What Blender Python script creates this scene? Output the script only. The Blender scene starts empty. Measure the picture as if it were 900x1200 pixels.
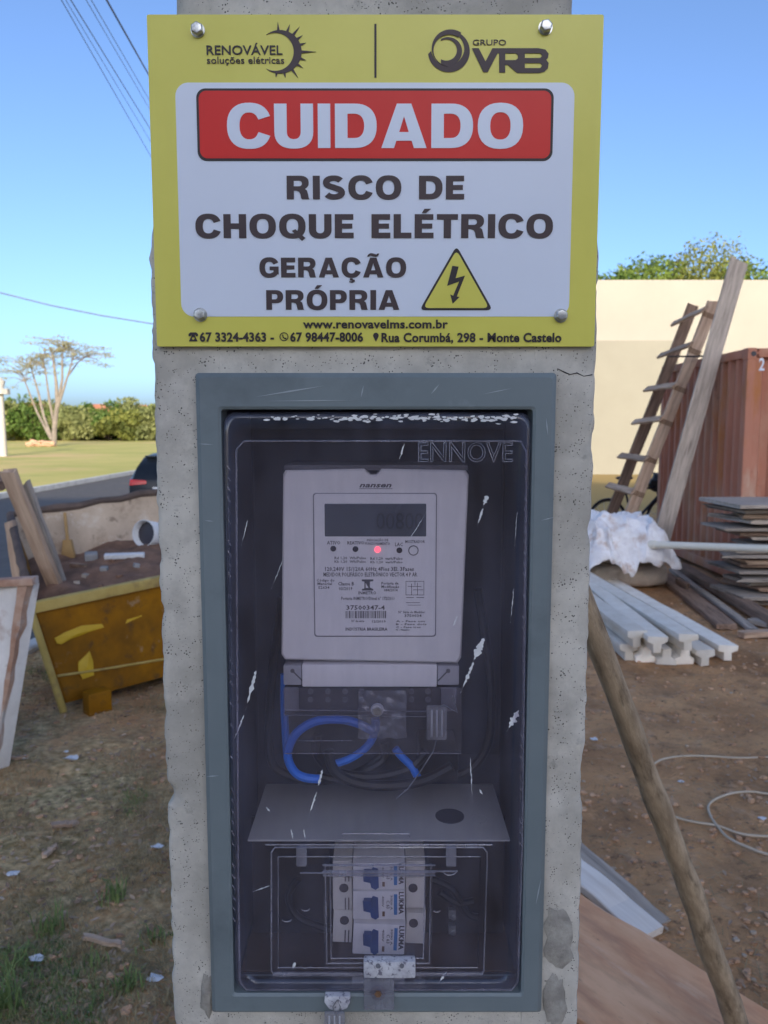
import bpy, bmesh, math, random
import numpy as np
from mathutils import Vector, Matrix, noise
random.seed(7)
SC = bpy.context.scene
COL = SC.collection
V = Vector
# ------------------------------------------------------------------ camera
CAM_Z, PITCH, FPX = 1.65, math.radians(6.2), 902.0
cam_d = bpy.data.cameras.new('camera')
cam = bpy.data.objects.new('camera', cam_d); COL.objects.link(cam)
cam.location = (0, 0, CAM_Z)
cam.rotation_euler = (math.radians(90) - PITCH, 0, 0)
cam_d.sensor_fit = 'HORIZONTAL'; cam_d.sensor_width = 36
cam_d.lens = FPX / 900 * 36
cam_d.clip_start = .02; cam_d.clip_end = 5000
cam_d.dof.use_dof = True; cam_d.dof.focus_distance = .735; cam_d.dof.aperture_fstop = 17
SC.camera = cam
# ------------------------------------------------------------------ sky, sun, exposure
SUN_EL, SUN_AZ = math.radians(15.5), math.radians(172)      # low sun behind the camera, a little to the right
w = bpy.data.worlds.new('World'); SC.world = w; w.use_nodes = True
nt = w.node_tree; bg = nt.nodes['Background']
sky = nt.nodes.new('ShaderNodeTexSky'); sky.sky_type = 'NISHITA'; sky.sun_disc = False
sky.sun_elevation = SUN_EL; sky.sun_rotation = SUN_AZ
sky.altitude = 0; sky.air_density = .58; sky.dust_density = 2.5; sky.ozone_density = 3.1
nt.links.new(sky.outputs[0], bg.inputs[0]); bg.inputs[1].default_value = .15
sun_d = bpy.data.lights.new('sun', 'SUN'); sun = bpy.data.objects.new('sun', sun_d); COL.objects.link(sun)
sun_d.energy = 2.6; sun_d.angle = math.radians(.6); sun_d.color = (1, .87, .68)
sdir = V((math.sin(SUN_AZ) * math.cos(SUN_EL), math.cos(SUN_AZ) * math.cos(SUN_EL), math.sin(SUN_EL)))
sun.rotation_euler = sdir.to_track_quat('Z', 'Y').to_euler()
sun.location = (0, -20, 30)
SC.view_settings.view_transform = 'Standard'; SC.view_settings.look = 'None'
SC.view_settings.exposure = 1.17; SC.view_settings.gamma = 1
SC.cycles.use_denoising = True
SC.cycles.max_bounces = 8; SC.cycles.transparent_max_bounces = 16
SC.cycles.sample_clamp_indirect = 6
# ------------------------------------------------------------------ measuring helpers
cp, sp = math.cos(PITCH), math.sin(PITCH)
def P(px, py, Y):
    """the point at distance Y in front of the camera that was measured at a spot of the photograph"""
    u, v = (px - 450) / FPX, (600 - py) / FPX
    d = V((u, cp + v * sp, -sp + v * cp))
    return V((0, 0, CAM_Z)) + d * (Y / d.y)
def ZZ(py, Y): return P(450, py, Y).z
def XX(px, py, Y): return P(px, py, Y).x
def sm(a, b, t):
    t = max(0., min(1., (t - a) / (b - a))); return t * t * (3 - 2 * t)
def terrain(x, y):
    left = 1 - sm(-.25, .12, x / (abs(y) + 2))
    return -.55 * sm(3, 14, y) * left
def G(px, py, h=0.):
    """where the measured spot meets the ground"""
    lo, hi = .8, 400.
    for _ in range(60):
        m = (lo * hi) ** .5
        q = P(px, py, m)
        if q.z > terrain(q.x, q.y) + h: lo = m
        else: hi = m
    return P(px, py, lo)
# ------------------------------------------------------------------ mesh helpers
ORG = {}
class MB:
    def __init__(s): s.v = []; s.f = []
    def add(s, vs, fs):
        n = len(s.v); s.v += [tuple(p) for p in vs]; s.f += [tuple(i + n for i in f) for f in fs]; return s
    def hexa(s, p):   # bottom 4 ccw, top 4 ccw
        return s.add(p, [(3, 2, 1, 0), (4, 5, 6, 7), (0, 1, 5, 4), (1, 2, 6, 5), (2, 3, 7, 6), (3, 0, 4, 7)])
    def box(s, x0, x1, y0, y1, z0, z1):
        return s.hexa([(x0, y0, z0), (x1, y0, z0), (x1, y1, z0), (x0, y1, z0), (x0, y0, z1), (x1, y0, z1), (x1, y1, z1), (x0, y1, z1)])
    def cbox(s, c, sz, m=None):
        c = V(c); h = [a / 2 for a in sz]; m = m or Matrix.Identity(3)
        return s.hexa([c + m @ V((a * h[0], b * h[1], d * h[2])) for d in (-1, 1) for a, b in ((-1, -1), (1, -1), (1, 1), (-1, 1))])
    def fb(s, px0, py0, px1, py1, Yf, Yb):    # box seen frontally between two distances
        pc = (py0 + py1) / 2
        return s.box(XX(px0, pc, Yf), XX(px1, pc, Yf), Yf, Yb, ZZ(py1, Yf), ZZ(py0, Yf))
    def loft(s, rings, cap=True, closed=True):
        n = len(rings[0]); vs = [p for r in rings for p in r]; fs = []
        for i in range(len(rings) - 1):
            for j in range(n if closed else n - 1):
                k = (j + 1) % n
                fs.append((i * n + j, i * n + k, (i + 1) * n + k, (i + 1) * n + j))
        if cap:
            fs.append(tuple(range(n - 1, -1, -1))); fs.append(tuple((len(rings) - 1) * n + j for j in range(n)))
        return s.add(vs, fs)
    def tube(s, pts, r, n=8, cap=True):
        pts = [V(p) for p in pts]; rings = []; up = None
        for i, p in enumerate(pts):
            t = (pts[min(i + 1, len(pts) - 1)] - pts[max(i - 1, 0)]).normalized()
            if up is None:
                up = V((0, 0, 1)) if abs(t.z) < .9 else V((1, 0, 0))
            a = t.cross(up).normalized(); b = a.cross(t); up = b
            rr = r[i] if isinstance(r, (list, tuple)) else r
            rings.append([p + a * (math.cos(q) * rr) + b * (math.sin(q) * rr) for q in [2 * math.pi * k / n for k in range(n)]])
        return s.loft(rings, cap)
    def cyl(s, a, b, r, r2=None, n=16): return s.tube([a, b], [r, r if r2 is None else r2], n)
    def prism(s, poly, y0, y1):     # polygon in x,z pushed from y0 (front) to y1
        n = len(poly)
        return s.add([(x, y0, z) for x, z in poly] + [(x, y1, z) for x, z in poly],
                     [tuple(range(n)), tuple(range(2 * n - 1, n - 1, -1))] + [(i, i + n, (i + 1) % n + n, (i + 1) % n) for i in range(n)])
    def ell(s, c, r, nu=12, nv=8, jit=0, seed=0):
        rings = []
        for i in range(1, nv):
            th = math.pi * i / nv
            rings.append([V((c[0] + r[0] * math.sin(th) * math.cos(q), c[1] + r[1] * math.sin(th) * math.sin(q), c[2] + r[2] * math.cos(th)))
                          for q in [2 * math.pi * k / nu for k in range(nu)]])
        if jit:
            for rg in rings:
                for k, p in enumerate(rg): rg[k] = p + (p - V(c)) * (noise.noise(p * 3.1 / max(r) + V((seed, 0, 0))) * jit)
        return s.loft(rings)
    def build(s, name, mat, parent=None, org=None, smooth=False, bevel=0, fix=True, solid=0, seg=2, angle=40):
        o_ = ORG[parent.name] if parent else V(org or (0, 0, 0))
        me = bpy.data.meshes.new(name)
        me.from_pydata([(x - o_[0], y - o_[1], z - o_[2]) for x, y, z in s.v], [], s.f)
        if fix or bevel:
            bm = bmesh.new(); bm.from_mesh(me)
            if fix: bmesh.ops.recalc_face_normals(bm, faces=bm.faces)
            if bevel:
                es = [e for e in bm.edges if len(e.link_faces) == 2 and e.calc_face_angle(0) > math.radians(30)]
                bmesh.ops.bevel(bm, geom=es, offset=bevel, segments=seg, affect='EDGES', profile=.6, clamp_overlap=True)
            bm.to_mesh(me); bm.free()
        return link(name, me, mat, parent, o_, smooth or bevel > 0, angle)
def link(name, me, mat, parent=None, org=None, smooth=False, angle=40):
    o = bpy.data.objects.new(name, me)
    if mat: me.materials.append(mat)
    if smooth:
        me.polygons.foreach_set('use_smooth', [True] * len(me.polygons))
        me.set_sharp_from_angle(angle=math.radians(angle))
    COL.objects.link(o)
    if parent: o.parent = parent
    else: o.location = org
    ORG[o.name] = V(org)
    return o
def tag(o, label=None, cat=None, group=None, kind=None):
    if label: o['label'] = label
    if cat: o['category'] = cat
    if group: o['group'] = group
    if kind: o['kind'] = kind
    return o
def thing(name, loc, label, cat, group=None):
    o = bpy.data.objects.new(name, None); COL.objects.link(o); o.location = loc; o.empty_display_size = .1
    ORG[o.name] = V(loc); return tag(o, label, cat, group)
def rrect(x0, x1, z0, z1, r, n=6):
    out = []
    for cx, cz, a in ((x1 - r, z0 + r, -90), (x1 - r, z1 - r, 0), (x0 + r, z1 - r, 90), (x0 + r, z0 + r, 180)):
        for k in range(n + 1):
            t = math.radians(a + 90 * k / n); out.append((cx + r * math.cos(t), cz + r * math.sin(t)))
    return out
def axes(a, b, up=(0, 0, 1)):
    x = (V(b) - V(a)).normalized(); z = (V(up) - x * V(up).dot(x)).normalized(); y = z.cross(x)
    return Matrix((x, y, z)).transposed()
def board(name, a, b, wd, th, mat, up=(0, 0, 1), parent=None, seed=0, seg=7, rag=.0, bow=.004):
    """sawn board from a to b; its own axes carry the grain; th along up"""
    a, b = V(a), V(b); L = (b - a).length; rng = random.Random(seed); m = MB(); rings = []
    for i in range(seg + 1):
        x = L * i / seg; dz = bow * math.sin(math.pi * i / seg) * rng.uniform(-1, 1); e = wd / 2 * (1 + rng.uniform(-.03, .03)); dy = rng.uniform(-1, 1) * bow
        sl = rng.uniform(-1, 1) * rag if i in (0, seg) else 0
        c = min(wd, th) * .12
        sec = [(-e, -th / 2 + c), (-e + c, -th / 2), (e - c, -th / 2), (e, -th / 2 + c), (e, th / 2 - c), (e - c, th / 2), (-e + c, th / 2), (-e, th / 2 - c)]
        rings.append([(x + sl * (y / e) + (rng.uniform(-1, 1) * rag * .4 if i in (0, seg) else 0), y + dy, z + dz) for y, z in sec])
    m.loft(rings)
    me = bpy.data.meshes.new(name); me.from_pydata(m.v, [], m.f)
    bm = bmesh.new(); bm.from_mesh(me); bmesh.ops.recalc_face_normals(bm, faces=bm.faces); bm.to_mesh(me); bm.free()
    o = link(name, me, mat, parent, a)
    M = axes(a, b, up).to_4x4(); M.translation = a - (ORG[parent.name] if parent else V((0, 0, 0)))
    o.matrix_local = M
    return o
# ------------------------------------------------------------------ materials
def nd(nt, t, **k):
    n = nt.nodes.new(t)
    for a, b in k.items():
        if a in n.inputs.keys() if isinstance(a, str) else False: n.inputs[a].default_value = b
        else: setattr(n, a, b)
    return n
def c4(c): return (c[0], c[1], c[2], 1)
def pm(name, c1, c2=None, scale=6, rough=.7, bump=0, bscale=60, metal=0, spots=None, stretch=(1, 1, 1), rnd=False, detail=6, lo=.35, hi=.65, spec=.4, dist=.002, layers=()):
    """procedural surface: two tones by noise, optional layers (colour, scale, threshold, softness, amount), fine relief"""
    m = bpy.data.materials.new(name); m.use_nodes = True; nt = m.node_tree; L = nt.links.new
    b = nt.nodes['Principled BSDF']; b.inputs['Roughness'].default_value = rough; b.inputs['Metallic'].default_value = metal
    b.inputs['Specular IOR Level'].default_value = spec
    tc = nd(nt, 'ShaderNodeTexCoord'); mp = nd(nt, 'ShaderNodeMapping'); mp.inputs['Scale'].default_value = stretch
    L(tc.outputs['Object'], mp.inputs['Vector'])
    if rnd:
        oi = nd(nt, 'ShaderNodeObjectInfo'); mu = nd(nt, 'ShaderNodeMath', operation='MULTIPLY'); mu.inputs[1].default_value = 37.
        L(oi.outputs['Random'], mu.inputs[0]); L(mu.outputs[0], mp.inputs['Location'])
    n1 = nd(nt, 'ShaderNodeTexNoise'); n1.inputs['Scale'].default_value = scale; n1.inputs['Detail'].default_value = detail; n1.inputs['Roughness'].default_value = .62
    L(mp.outputs[0], n1.inputs['Vector'])
    r = nd(nt, 'ShaderNodeValToRGB'); e = r.color_ramp.elements
    e[0].position, e[1].position = lo, hi; e[0].color, e[1].color = c4(c1), c4(c2 or c1)
    L(n1.outputs[0], r.inputs[0]); out = r.outputs[0]
    if rnd:
        hs = nd(nt, 'ShaderNodeHueSaturation'); mr = nd(nt, 'ShaderNodeMapRange'); mr.inputs[3].default_value = .75; mr.inputs[4].default_value = 1.25
        L(oi.outputs['Random'], mr.inputs[0]); L(mr.outputs[0], hs.inputs['Value']); L(out, hs.inputs['Color']); out = hs.outputs[0]
    for i, (col, sc, thr, soft, amt) in enumerate(layers):
        n = nd(nt, 'ShaderNodeTexNoise'); n.inputs['Scale'].default_value = sc; n.inputs['Detail'].default_value = 8; n.inputs['Roughness'].default_value = .65
        ad = nd(nt, 'ShaderNodeVectorMath', operation='ADD'); ad.inputs[1].default_value = (3.7 * i + 1.3, 5.1 * i, 2.9 * i)
        L(mp.outputs[0], ad.inputs[0]); L(ad.outputs[0], n.inputs['Vector'])
        mr = nd(nt, 'ShaderNodeMapRange'); mr.inputs[1].default_value = thr - soft; mr.inputs[2].default_value = thr + soft; mr.inputs[4].default_value = amt
        L(n.outputs[0], mr.inputs[0])
        mx = nd(nt, 'ShaderNodeMix', data_type='RGBA'); L(mr.outputs[0], mx.inputs[0]); L(out, mx.inputs[6]); mx.inputs[7].default_value = c4(col); out = mx.outputs[2]
    L(out, b.inputs['Base Color'])
    hgt = None
    if bump:
        n2 = nd(nt, 'ShaderNodeTexNoise'); n2.inputs['Scale'].default_value = bscale; n2.inputs['Detail'].default_value = 8; n2.inputs['Roughness'].default_value = .7
        L(mp.outputs[0], n2.inputs['Vector']); hgt = n2.outputs[0]
    if spots:      # (scale, radius, colour): small pits
        vo = nd(nt, 'ShaderNodeTexVoronoi'); vo.inputs['Scale'].default_value = spots[0]; L(mp.outputs[0], vo.inputs['Vector'])
        n4 = nd(nt, 'ShaderNodeTexNoise'); n4.inputs['Scale'].default_value = spots[0] * .23; L(mp.outputs[0], n4.inputs['Vector'])
        k = nd(nt, 'ShaderNodeMapRange'); k.inputs[1].default_value = .33; k.inputs[2].default_value = .80; k.inputs[4].default_value = spots[1]
        L(n4.outputs[0], k.inputs[0])
        lt = nd(nt, 'ShaderNodeMath', operation='SUBTRACT'); L(k.outputs[0], lt.inputs[0]); L(vo.outputs['Distance'], lt.inputs[1])
        mr = nd(nt, 'ShaderNodeMapRange'); mr.inputs[1].default_value = 0; mr.inputs[2].default_value = .06; L(lt.outputs[0], mr.inputs[0])
        mx = nd(nt, 'ShaderNodeMix', data_type='RGBA'); L(mr.outputs[0], mx.inputs[0]); L(out, mx.inputs[6]); mx.inputs[7].default_value = c4(spots[2])
        L(mx.outputs[2], b.inputs['Base Color'])
        sb = nd(nt, 'ShaderNodeMath', operation='MULTIPLY_ADD'); sb.inputs[1].default_value = -1.5; L(mr.outputs[0], sb.inputs[0])
        if hgt: L(hgt, sb.inputs[2])
        hgt = sb.outputs[0]
    if hgt:
        bp = nd(nt, 'ShaderNodeBump'); bp.inputs['Strength'].default_value = bump or .5; bp.inputs['Distance'].default_value = dist
        L(hgt, bp.inputs['Height']); L(bp.outputs[0], b.inputs['Normal'])
    return m
def clear(name, tint, rough=.06, dust=.03, dust_haze_col=(.5, .5, .55), ior=1.5):
    """thin clear plastic: tinted see-through, sky reflection by angle, painted haze mixed into a film of dust"""
    m = bpy.data.materials.new(name); m.use_nodes = True; nt = m.node_tree; L = nt.links.new
    nt.nodes.remove(nt.nodes['Principled BSDF']); out = nt.nodes['Material Output']
    tr = nd(nt, 'ShaderNodeBsdfTransparent'); tr.inputs[0].default_value = c4(tint)
    gl = nd(nt, 'ShaderNodeBsdfGlossy'); gl.inputs['Roughness'].default_value = rough
    fr = nd(nt, 'ShaderNodeFresnel'); ge = nd(nt, 'ShaderNodeNewGeometry'); io = nd(nt, 'ShaderNodeMapRange'); io.inputs[3].default_value = ior; io.inputs[4].default_value = 1 / ior
    L(ge.outputs['Backfacing'], io.inputs[0]); L(io.outputs[0], fr.inputs[0])     # the same thin sheet from either side
    m1 = nd(nt, 'ShaderNodeMixShader'); L(fr.outputs[0], m1.inputs[0]); L(tr.outputs[0], m1.inputs[1]); L(gl.outputs[0], m1.inputs[2])
    df = nd(nt, 'ShaderNodeBsdfDiffuse'); df.inputs[0].default_value = c4(dust_haze_col)
    tc = nd(nt, 'ShaderNodeTexCoord'); n = nd(nt, 'ShaderNodeTexNoise'); n.inputs['Scale'].default_value = 14; n.inputs['Detail'].default_value = 9; n.inputs['Roughness'].default_value = .7
    L(tc.outputs['Object'], n.inputs['Vector'])
    mr = nd(nt, 'ShaderNodeMapRange'); mr.inputs[1].default_value = .38; mr.inputs[2].default_value = .68; mr.inputs[3].default_value = dust * .4; mr.inputs[4].default_value = dust * 2.2
    mp = nd(nt, 'ShaderNodeMapping'); mp.inputs['Rotation'].default_value = (0, .55, 0); mp.inputs['Scale'].default_value = (46, 5, 6); L(tc.outputs['Object'], mp.inputs['Vector'])
    ns = nd(nt, 'ShaderNodeTexNoise'); ns.inputs['Scale'].default_value = 1; ns.inputs['Detail'].default_value = 7; ns.inputs['Roughness'].default_value = .7; L(mp.outputs[0], ns.inputs['Vector'])
    av = nd(nt, 'ShaderNodeMix'); av.inputs[0].default_value = .5; L(n.outputs[0], av.inputs[2]); L(ns.outputs[0], av.inputs[3])     # wiped streaks in the film
    L(av.outputs[0], mr.inputs[0])
    m2 = nd(nt, 'ShaderNodeMixShader'); L(mr.outputs[0], m2.inputs[0]); L(m1.outputs[0], m2.inputs[1]); L(df.outputs[0], m2.inputs[2])
    bp = nd(nt, 'ShaderNodeBump'); bp.inputs['Strength'].default_value = .15; bp.inputs['Distance'].default_value = .0006; L(n.outputs[0], bp.inputs['Height']); L(bp.outputs[0], gl.inputs['Normal'])
    L(m2.outputs[0], out.inputs[0])
    return m
def leafm(name, c1, c2, scale):
    m = pm(name, c1, c2, scale=scale, rough=.6, lo=.3, hi=.7, spec=.25); nt = m.node_tree; L = nt.links.new
    b = nt.nodes['Principled BSDF']; out = nt.nodes['Material Output']; tl = nd(nt, 'ShaderNodeBsdfTranslucent')
    L(b.inputs['Base Color'].links[0].from_socket, tl.inputs[0]); mx = nd(nt, 'ShaderNodeMixShader'); mx.inputs[0].default_value = .3
    L(b.outputs[0], mx.inputs[1]); L(tl.outputs[0], mx.inputs[2]); L(mx.outputs[0], out.inputs[0]); return m
def glow(name, c, s):
    m = pm(name, c, rough=.4); b = m.node_tree.nodes['Principled BSDF']; b.inputs['Emission Color'].default_value = c4(c); b.inputs['Emission Strength'].default_value = s; return m
K = {}
K['concrete'] = pm('concrete', (.45, .42, .36), (.64, .60, .52), scale=11, rough=.92, lo=.38, hi=.62, bump=.8, bscale=260, dist=.0012, spots=(380, .44, (.13, .12, .105)),
                   layers=[((.30, .28, .24), 4.2, .60, .10, .65), ((.38, .355, .305), 25, .58, .08, .5), ((.74, .70, .62), 9, .66, .05, .5), ((.27, .255, .225), 60, .67, .04, .5)])
K['yellow'] = pm('yellow_print', (.66, .605, .10), (.71, .655, .12), scale=9, rough=.32, layers=[((.42, .38, .06), 30, .72, .05, .5)])
K['white'] = pm('white_print', (.69, .74, .83), (.72, .77, .86), scale=5, rough=.3, layers=[((.5, .5, .52), 40, .74, .04, .5)])
K['red'] = pm('red_print', (.66, .026, .022), (.70, .032, .026), scale=7, rough=.32, spec=.25)
K['black'] = pm('black_print', (.022, .016, .018), (.035, .026, .028), scale=20, rough=.45)
K['brownprint'] = pm('dark_brown_print', (.045, .028, .03), (.06, .038, .04), scale=20, rough=.45)
K['alu'] = pm('panel_edge', (.5, .5, .5), (.55, .55, .55), rough=.35)
K['zinc'] = pm('zinc', (.42, .43, .42), (.62, .63, .62), scale=300, rough=.32, metal=.9, layers=[((.2, .17, .13), 220, .62, .06, .8)])
K['slate'] = pm('slate_plastic', (.155, .19, .20), (.18, .215, .225), scale=9, rough=.42, bump=.12, bscale=160, dist=.0004,
                layers=[((.3, .34, .36), 16, .7, .05, .45), ((.07, .085, .095), 5, .62, .08, .5)])
K['inner'] = pm('box_inside', (.032, .036, .052), (.048, .053, .072), scale=12, rough=.55)
K['soilin'] = pm('reddish_inside', (.055, .04, .034), (.09, .062, .05), scale=14, rough=.8)
K['shelf'] = pm('shelf_plastic', (.40, .395, .38), (.46, .455, .44), scale=9, rough=.55, layers=[((.36, .36, .36), 22, .68, .05, .4)])
K['cover'] = clear('smoked_polycarbonate', (.95, .94, .965), rough=.10, dust=.038, dust_haze_col=(.40, .42, .60))  # dusty film tinted blue to paint in the haze of sky reflection
K['clear'] = clear('clear_plastic', (.93, .92, .95), rough=.08, dust=.03)
K['clearedge'] = clear('clear_edge', (.66, .64, .71), rough=.10, dust=.19, dust_haze_col=(.55, .54, .61))  # whitish edge reflections put in as a paler diffuse film
K['meter'] = pm('meter_plastic', (.76, .73, .73), (.80, .77, .77), scale=6, rough=.42)
K['meter2'] = pm('meter_plate', (.78, .75, .76), (.82, .79, .80), scale=6, rough=.35)
K['lcd'] = pm('lcd', (.075, .085, .105), (.09, .10, .12), scale=12, rough=.15)
K['lcdink'] = pm('lcd_ink', (.035, .04, .055), rough=.3)
K['ink'] = pm('grey_ink', (.09, .085, .10), (.12, .115, .13), scale=60, rough=.5)
K['led'] = pm('led_off', (.05, .045, .055), rough=.25)
K['ledred'] = glow('led_red', (1., .08, .12), 1.2)
K['darkterm'] = pm('terminal_block', (.04, .038, .045), (.06, .055, .065), scale=20, rough=.5)
K['blue'] = pm('blue_insulation', (.01, .17, .75), (.02, .21, .82), scale=20, rough=.35)
K['blackcable'] = pm('black_insulation', (.012, .012, .014), (.02, .02, .022), scale=20, rough=.4)
K['brk'] = pm('breaker_body', (.74, .71, .63), (.80, .77, .70), scale=9, rough=.45)
K['brk2'] = pm('breaker_front', (.84, .82, .79), (.88, .86, .83), scale=9, rough=.4)
K['bluelever'] = pm('blue_lever', (.012, .06, .22), (.02, .075, .26), scale=20, rough=.35)
K['bluelabel'] = pm('blue_label', (.03, .19, .46), (.04, .21, .5), rough=.4)
K['paint'] = pm('white_splash', (.62, .62, .62), (.75, .75, .74), scale=90, rough=.8)
K['woodgrey'] = pm('weathered_wood', (.30, .25, .205), (.50, .42, .345), scale=9, stretch=(.35, 4, 4), rough=.85, bump=.5, bscale=40, dist=.004, rnd=True, layers=[((.12, .095, .08), 7, .64, .06, .7)])
K['woodbrown'] = pm('brown_wood', (.17, .11, .075), (.33, .215, .15), scale=9, stretch=(.35, 4, 4), rough=.85, bump=.5, bscale=40, dist=.004, rnd=True, layers=[((.07, .05, .04), 6, .62, .06, .6)])
K['woodtan'] = pm('tan_wood', (.36, .235, .155), (.56, .40, .28), scale=7, stretch=(.35, 4, 4), rough=.85, bump=.4, bscale=40, dist=.003, rnd=True, layers=[((.20, .14, .10), 5, .6, .08, .6)])
K['ply'] = pm('reddish_plywood', (.66, .31, .155), (.82, .47, .26), scale=6, stretch=(.5, 2.5, 2.5), rough=.8, bump=.3, bscale=60, dist=.002, layers=[((.36, .17, .10), 3.0, .56, .10, .8), ((.8, .62, .45), 5, .63, .07, .6), ((.22, .10, .06), 30, .68, .04, .6)])
K['stick'] = pm('bark_stick', (.30, .22, .14), (.55, .42, .28), scale=16, stretch=(.6, 3, 3), rough=.9, bump=.8, bscale=70, dist=.004, layers=[((.14, .10, .06), 16, .60, .06, .75), ((.62, .50, .36), 34, .65, .05, .6)])
K['beam'] = pm('pale_concrete', (.80, .72, .60), (.90, .83, .72), scale=8, rough=.9, bump=.5, bscale=60, dist=.003, rnd=True, layers=[((.55, .45, .35), 5, .64, .08, .6), ((.4, .33, .27), 18, .68, .05, .5)])
# ------------------------------------------------------------------ lettering
def curve_mesh(polys, thick):
    cu = bpy.data.curves.new('outline', 'CURVE'); cu.dimensions = '2D'; cu.fill_mode = 'BOTH'; cu.extrude = thick / 2
    for pl in polys:
        s = cu.splines.new('POLY'); s.points.add(len(pl) - 1); s.use_cyclic_u = True
        for i, (x, y) in enumerate(pl): s.points[i].co = (x, y, 0, 1)
    o = bpy.data.objects.new('outline', cu); me = bpy.data.meshes.new_from_object(o)
    bpy.data.objects.remove(o); bpy.data.curves.remove(cu)
    return me
def text_mesh(body, bold=0., thick=.02, outline=False, shear=0., res=3):
    cu = bpy.data.curves.new('text', 'FONT'); cu.body = body; cu.size = 1; cu.offset = bold; cu.resolution_u = res; cu.shear = shear; cu.space_character = 1 + bold * 1.5
    if outline: cu.fill_mode = 'NONE'; cu.bevel_depth = .02; cu.bevel_resolution = 1
    else: cu.extrude = thick / 2
    o = bpy.data.objects.new('text', cu); me = bpy.data.meshes.new_from_object(o)
    bpy.data.objects.remove(o); bpy.data.curves.remove(cu)
    return me
_t = text_mesh('H'); CAPH = max(v.co.y for v in _t.vertices); bpy.data.meshes.remove(_t)
def place_mesh(name, me, x0, x1, zb, caph, Y, mat, parent, unit, thick=.0006):
    """flat lettering mesh -> upright at distance Y, its width fitted to x0..x1, cap height above the baseline zb"""
    n = len(me.vertices); co = np.empty(n * 3); me.vertices.foreach_get('co', co); co = co.reshape(-1, 3)
    a, b = co[:, 0].min(), co[:, 0].max(); o_ = ORG[parent.name]; zt = np.abs(co[:, 2]).max() or 1
    out = np.empty_like(co)
    out[:, 0] = x0 + (co[:, 0] - a) / (b - a) * (x1 - x0) - o_[0]
    out[:, 2] = zb + co[:, 1] / unit * caph - o_[2]
    out[:, 1] = Y - co[:, 2] / zt * thick / 2 - o_[1]
    me.vertices.foreach_set('co', out.ravel()); me.update()
    return link(name, me, mat, parent, o_)
def write(parent, body, px0, px1, pyt, pyb, Y, mat, bold=0., shear=0., name='lettering', res=3, thick=.0006):
    pc = (pyt + pyb) / 2
    return place_mesh(name, text_mesh(body, bold, shear=shear, res=res), XX(px0, pc, Y), XX(px1, pc, Y), ZZ(pyb, Y), ZZ(pyt, Y) - ZZ(pyb, Y), Y, mat, parent, CAPH, thick)
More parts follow.
